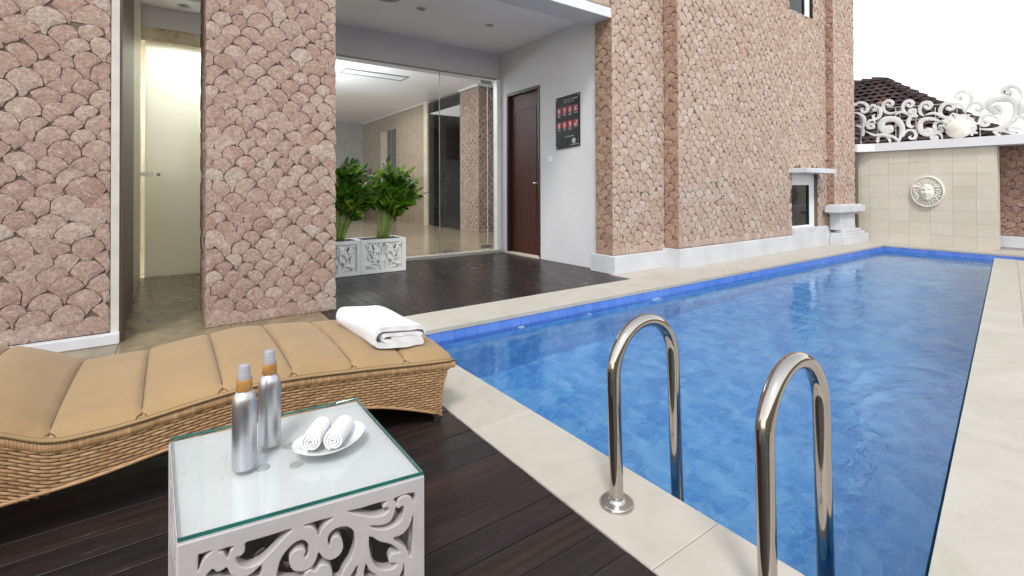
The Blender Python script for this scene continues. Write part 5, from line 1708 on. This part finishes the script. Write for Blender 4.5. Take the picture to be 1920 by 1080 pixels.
# ================================================================== NOTICE BOARD
nb = empty('notice_board', (4.33, 4.79, 1.54), 'black pool notice board with rows of red pictograms on the white wall', 'notice')
BA, BB = (5.028, 1.532, 2.229), (4.555, 1.555, 2.246)       # y, bottom, top at the two sides
def PN(u, v, d):
    """u 0..1 along the board towards the pool, v 0..1 up"""
    yv = BA[0] + (BB[0] - BA[0]) * u
    zb_ = BA[1] + (BB[1] - BA[1]) * u; zt_ = BA[2] + (BB[2] - BA[2]) * u
    return (4.3295 - d, yv, zb_ + (zt_ - zb_) * v)
MB().prism([(0, 0), (1, 0), (1, 1), (0, 1)], PN, .002, .012).build('board', M_SIGN, nb)
for (u, v) in ((.045, .965), (.955, .965), (.045, .035), (.955, .035)):
    m = MB(); m.prism([(u + .018 * math.cos(2 * math.pi * k / 12), v + .012 * math.sin(2 * math.pi * k / 12)) for k in range(12)], PN, .0121, .017)
    m.build('screw_cap', M_STEEL, nb)
def board_text(txt, u, v, size, align='CENTER'):
    cu_ = bpy.data.curves.new('lettering', 'FONT')
    cu_.body = txt; cu_.size = size; cu_.align_x = align; cu_.extrude = .0004
    cu_.materials.append(M_PRINT)
    o = bpy.data.objects.new('lettering', cu_); COL.objects.link(o)
    p = PN(u, v, .0128)
    ex_ = (Vector(PN(1, v, 0)) - Vector(PN(0, v, 0))).normalized()
    ez_ = Vector((0, 0, 1)); en_ = Vector((-1, 0, 0))
    bpy.context.view_layer.update()
    me = bpy.data.meshes.new_from_object(o.evaluated_get(bpy.context.evaluated_depsgraph_get()))
    bpy.data.objects.remove(o)
    me.materials.clear(); me.materials.append(M_PRINT)
    o = bpy.data.objects.new('lettering', me); COL.objects.link(o)
    o.parent = nb
    o.matrix_local = Matrix.Translation(Vector(p) - nb.location) @ Matrix(((ex_.x, ez_.x, en_.x, 0), (ex_.y, ez_.y, en_.y, 0), (ex_.z, ez_.z, en_.z, 0), (0, 0, 0, 1)))
    return o
board_text('ATTENTION TO ALL SWIMMERS', .50, .905, .0285)
board_text('PLEASE FOLLOW THE POOL RULES', .50, .868, .0180)
board_text('Enjoy a Swim Responsibly', .50, .205, .0250)
tiles_u = (.155, .385, .615, .845)
def fig(m, pts, w):
    m.ribbon(pts, w, PN, .0139, .0146, ball=False, taper=False)
def head(m, u, v, r=.018):
    m.prism([(u + r * math.cos(2 * math.pi * k / 10), v + r * .68 * math.sin(2 * math.pi * k / 10)) for k in range(10)], PN, .0139, .0147)
for r_, vv in enumerate((.73, .45)):
    for c_, uu in enumerate(tiles_u):
        t = MB(); t.prism([(uu - .088, vv - .060), (uu + .088, vv - .060), (uu + .088, vv + .060), (uu - .088, vv + .060)], PN, .0122, .0136)
        ic = t.build('pictogram', M_RED, nb)
        m = MB(); kx = r_ * 4 + c_
        if kx in (0, 1, 4, 6):
            head(m, uu - .02 + .012 * kx % .05, vv + .034)
            fig(m, [(uu - .03, vv + .018), (uu + .005, vv), (uu + .03, vv - .018)], .034)
            fig(m, [(uu + .03, vv - .018), (uu - .01, vv - .034), (uu + .012, vv - .05)], .022)
            fig(m, [(uu - .01, vv + .008), (uu + .04, vv + .022)], .018)
        elif kx in (2, 5):
            for s in (-.028, .028):
                head(m, uu + s, vv + .036, .014)
                fig(m, [(uu + s, vv + .022), (uu + s, vv - .012), (uu + s * .7, vv - .05)], .026)
        elif kx == 3:
            head(m, uu + .03, vv + .03, .016)
            fig(m, [(uu + .02, vv + .018), (uu - .02, vv - .006), (uu - .045, vv + .014)], .024)
            fig(m, [(uu - .06, vv - .038), (uu - .02, vv - .028), (uu + .02, vv - .040), (uu + .06, vv - .030)], .016)
        else:
            fig(m, [(uu - .05, vv - .022), (uu - .02, vv - .036), (uu + .02, vv + .0), (uu + .055, vv + .042)], .022)
            fig(m, [(uu - .055, vv - .046), (uu, vv - .044), (uu + .055, vv - .046)], .014)
        m.build('figure', M_PRINT, ic)
        cp = MB()
        for q in range((3, 2, 3, 2, 2, 2, 3, 1)[kx]):                      # tiny caption lines
            wd = .075 * rnd.uniform(.6, 1.0)
            x0 = uu - wd
            while x0 < uu + wd - .01:
                wl_ = rnd.uniform(.018, .042)
                cp.prism([(x0, vv - .083 - q * .016), (min(x0 + wl_, uu + wd), vv - .083 - q * .016), (min(x0 + wl_, uu + wd), vv - .075 - q * .016), (x0, vv - .075 - q * .016)], PN, .0122, .0127)
                x0 += wl_ + .008
        cp.build('caption', M_PRINT, nb)
lg = MB()
ringp = lambda r, k, n=24: (.76 + r * math.cos(2 * math.pi * k / n), .115 + r * .68 * math.sin(2 * math.pi * k / n))
for k in range(24):
    lg.prism([ringp(.078, k), ringp(.078, k + 1), ringp(.064, k + 1), ringp(.064, k)][::-1], PN, .0122, .0130)
lg.ribbon([(.73, .10), (.745, .135), (.775, .142), (.79, .12), (.765, .10), (.755, .085)], .024, PN, .0122, .0131, ball=True)
lg.ribbon([(.715, .12), (.75, .108), (.80, .132)], .014, PN, .0123, .0132, ball=False)
lg.build('round_emblem', M_PRINT, nb)
ln = MB()
for k, (a, b) in enumerate(((.62, .66), (.67, .72), (.73, .80), (.81, .86), (.87, .91))):
    ln.prism([(a, .042), (b - .006, .042), (b - .006, .050), (a, .050)], PN, .0122, .0127)
ln.build('caption', M_PRINT, nb)

# ================================================================== THINGS INSIDE THE LOBBY ROOM
lp = empty('palm_pot', (6.62, 13.25, 0), 'dark potted palm behind the grey pane inside the lobby', 'plant')
MB().lathe([(.15, 0), (.17, .01), (.20, .40), (.22, .41), (.22, .45), (.19, .45), (.18, .40)], (6.62, 13.25, .001), 20).build('pot', M_SIGN, lp, smooth=40)
rg = random.Random(3)
for k in range(11):
    frond(lp, (6.62 + .04 * math.cos(k), 13.25 + .04 * math.sin(k), .42), .25 + .05 * k, k * 2.4, rg.uniform(.9, 1.5), rg, droop=.7, leaf=.17)
ch = empty('lobby_chair', (7.45, 13.5, 0), 'dark chair seen through the glass inside the lobby', 'chair')
M_CH = plain('dark_chair', (.012, .012, .014), .5)
MB().box(7.22, 7.68, 13.28, 13.74, .42, .50, .02).build('seat', M_CH, ch)
MB().box(7.24, 7.66, 13.70, 13.77, .502, .98, .02).build('backrest', M_CH, ch)
for (a, b) in ((7.25, 13.31), (7.65, 13.31), (7.25, 13.71), (7.65, 13.71)):
    MB().tube([(a, b, .42), (a + (.05 if a > 7.4 else -.05), b + (.04 if b > 13.5 else -.04), .002)], .018, 8).build('leg', M_CH, ch)
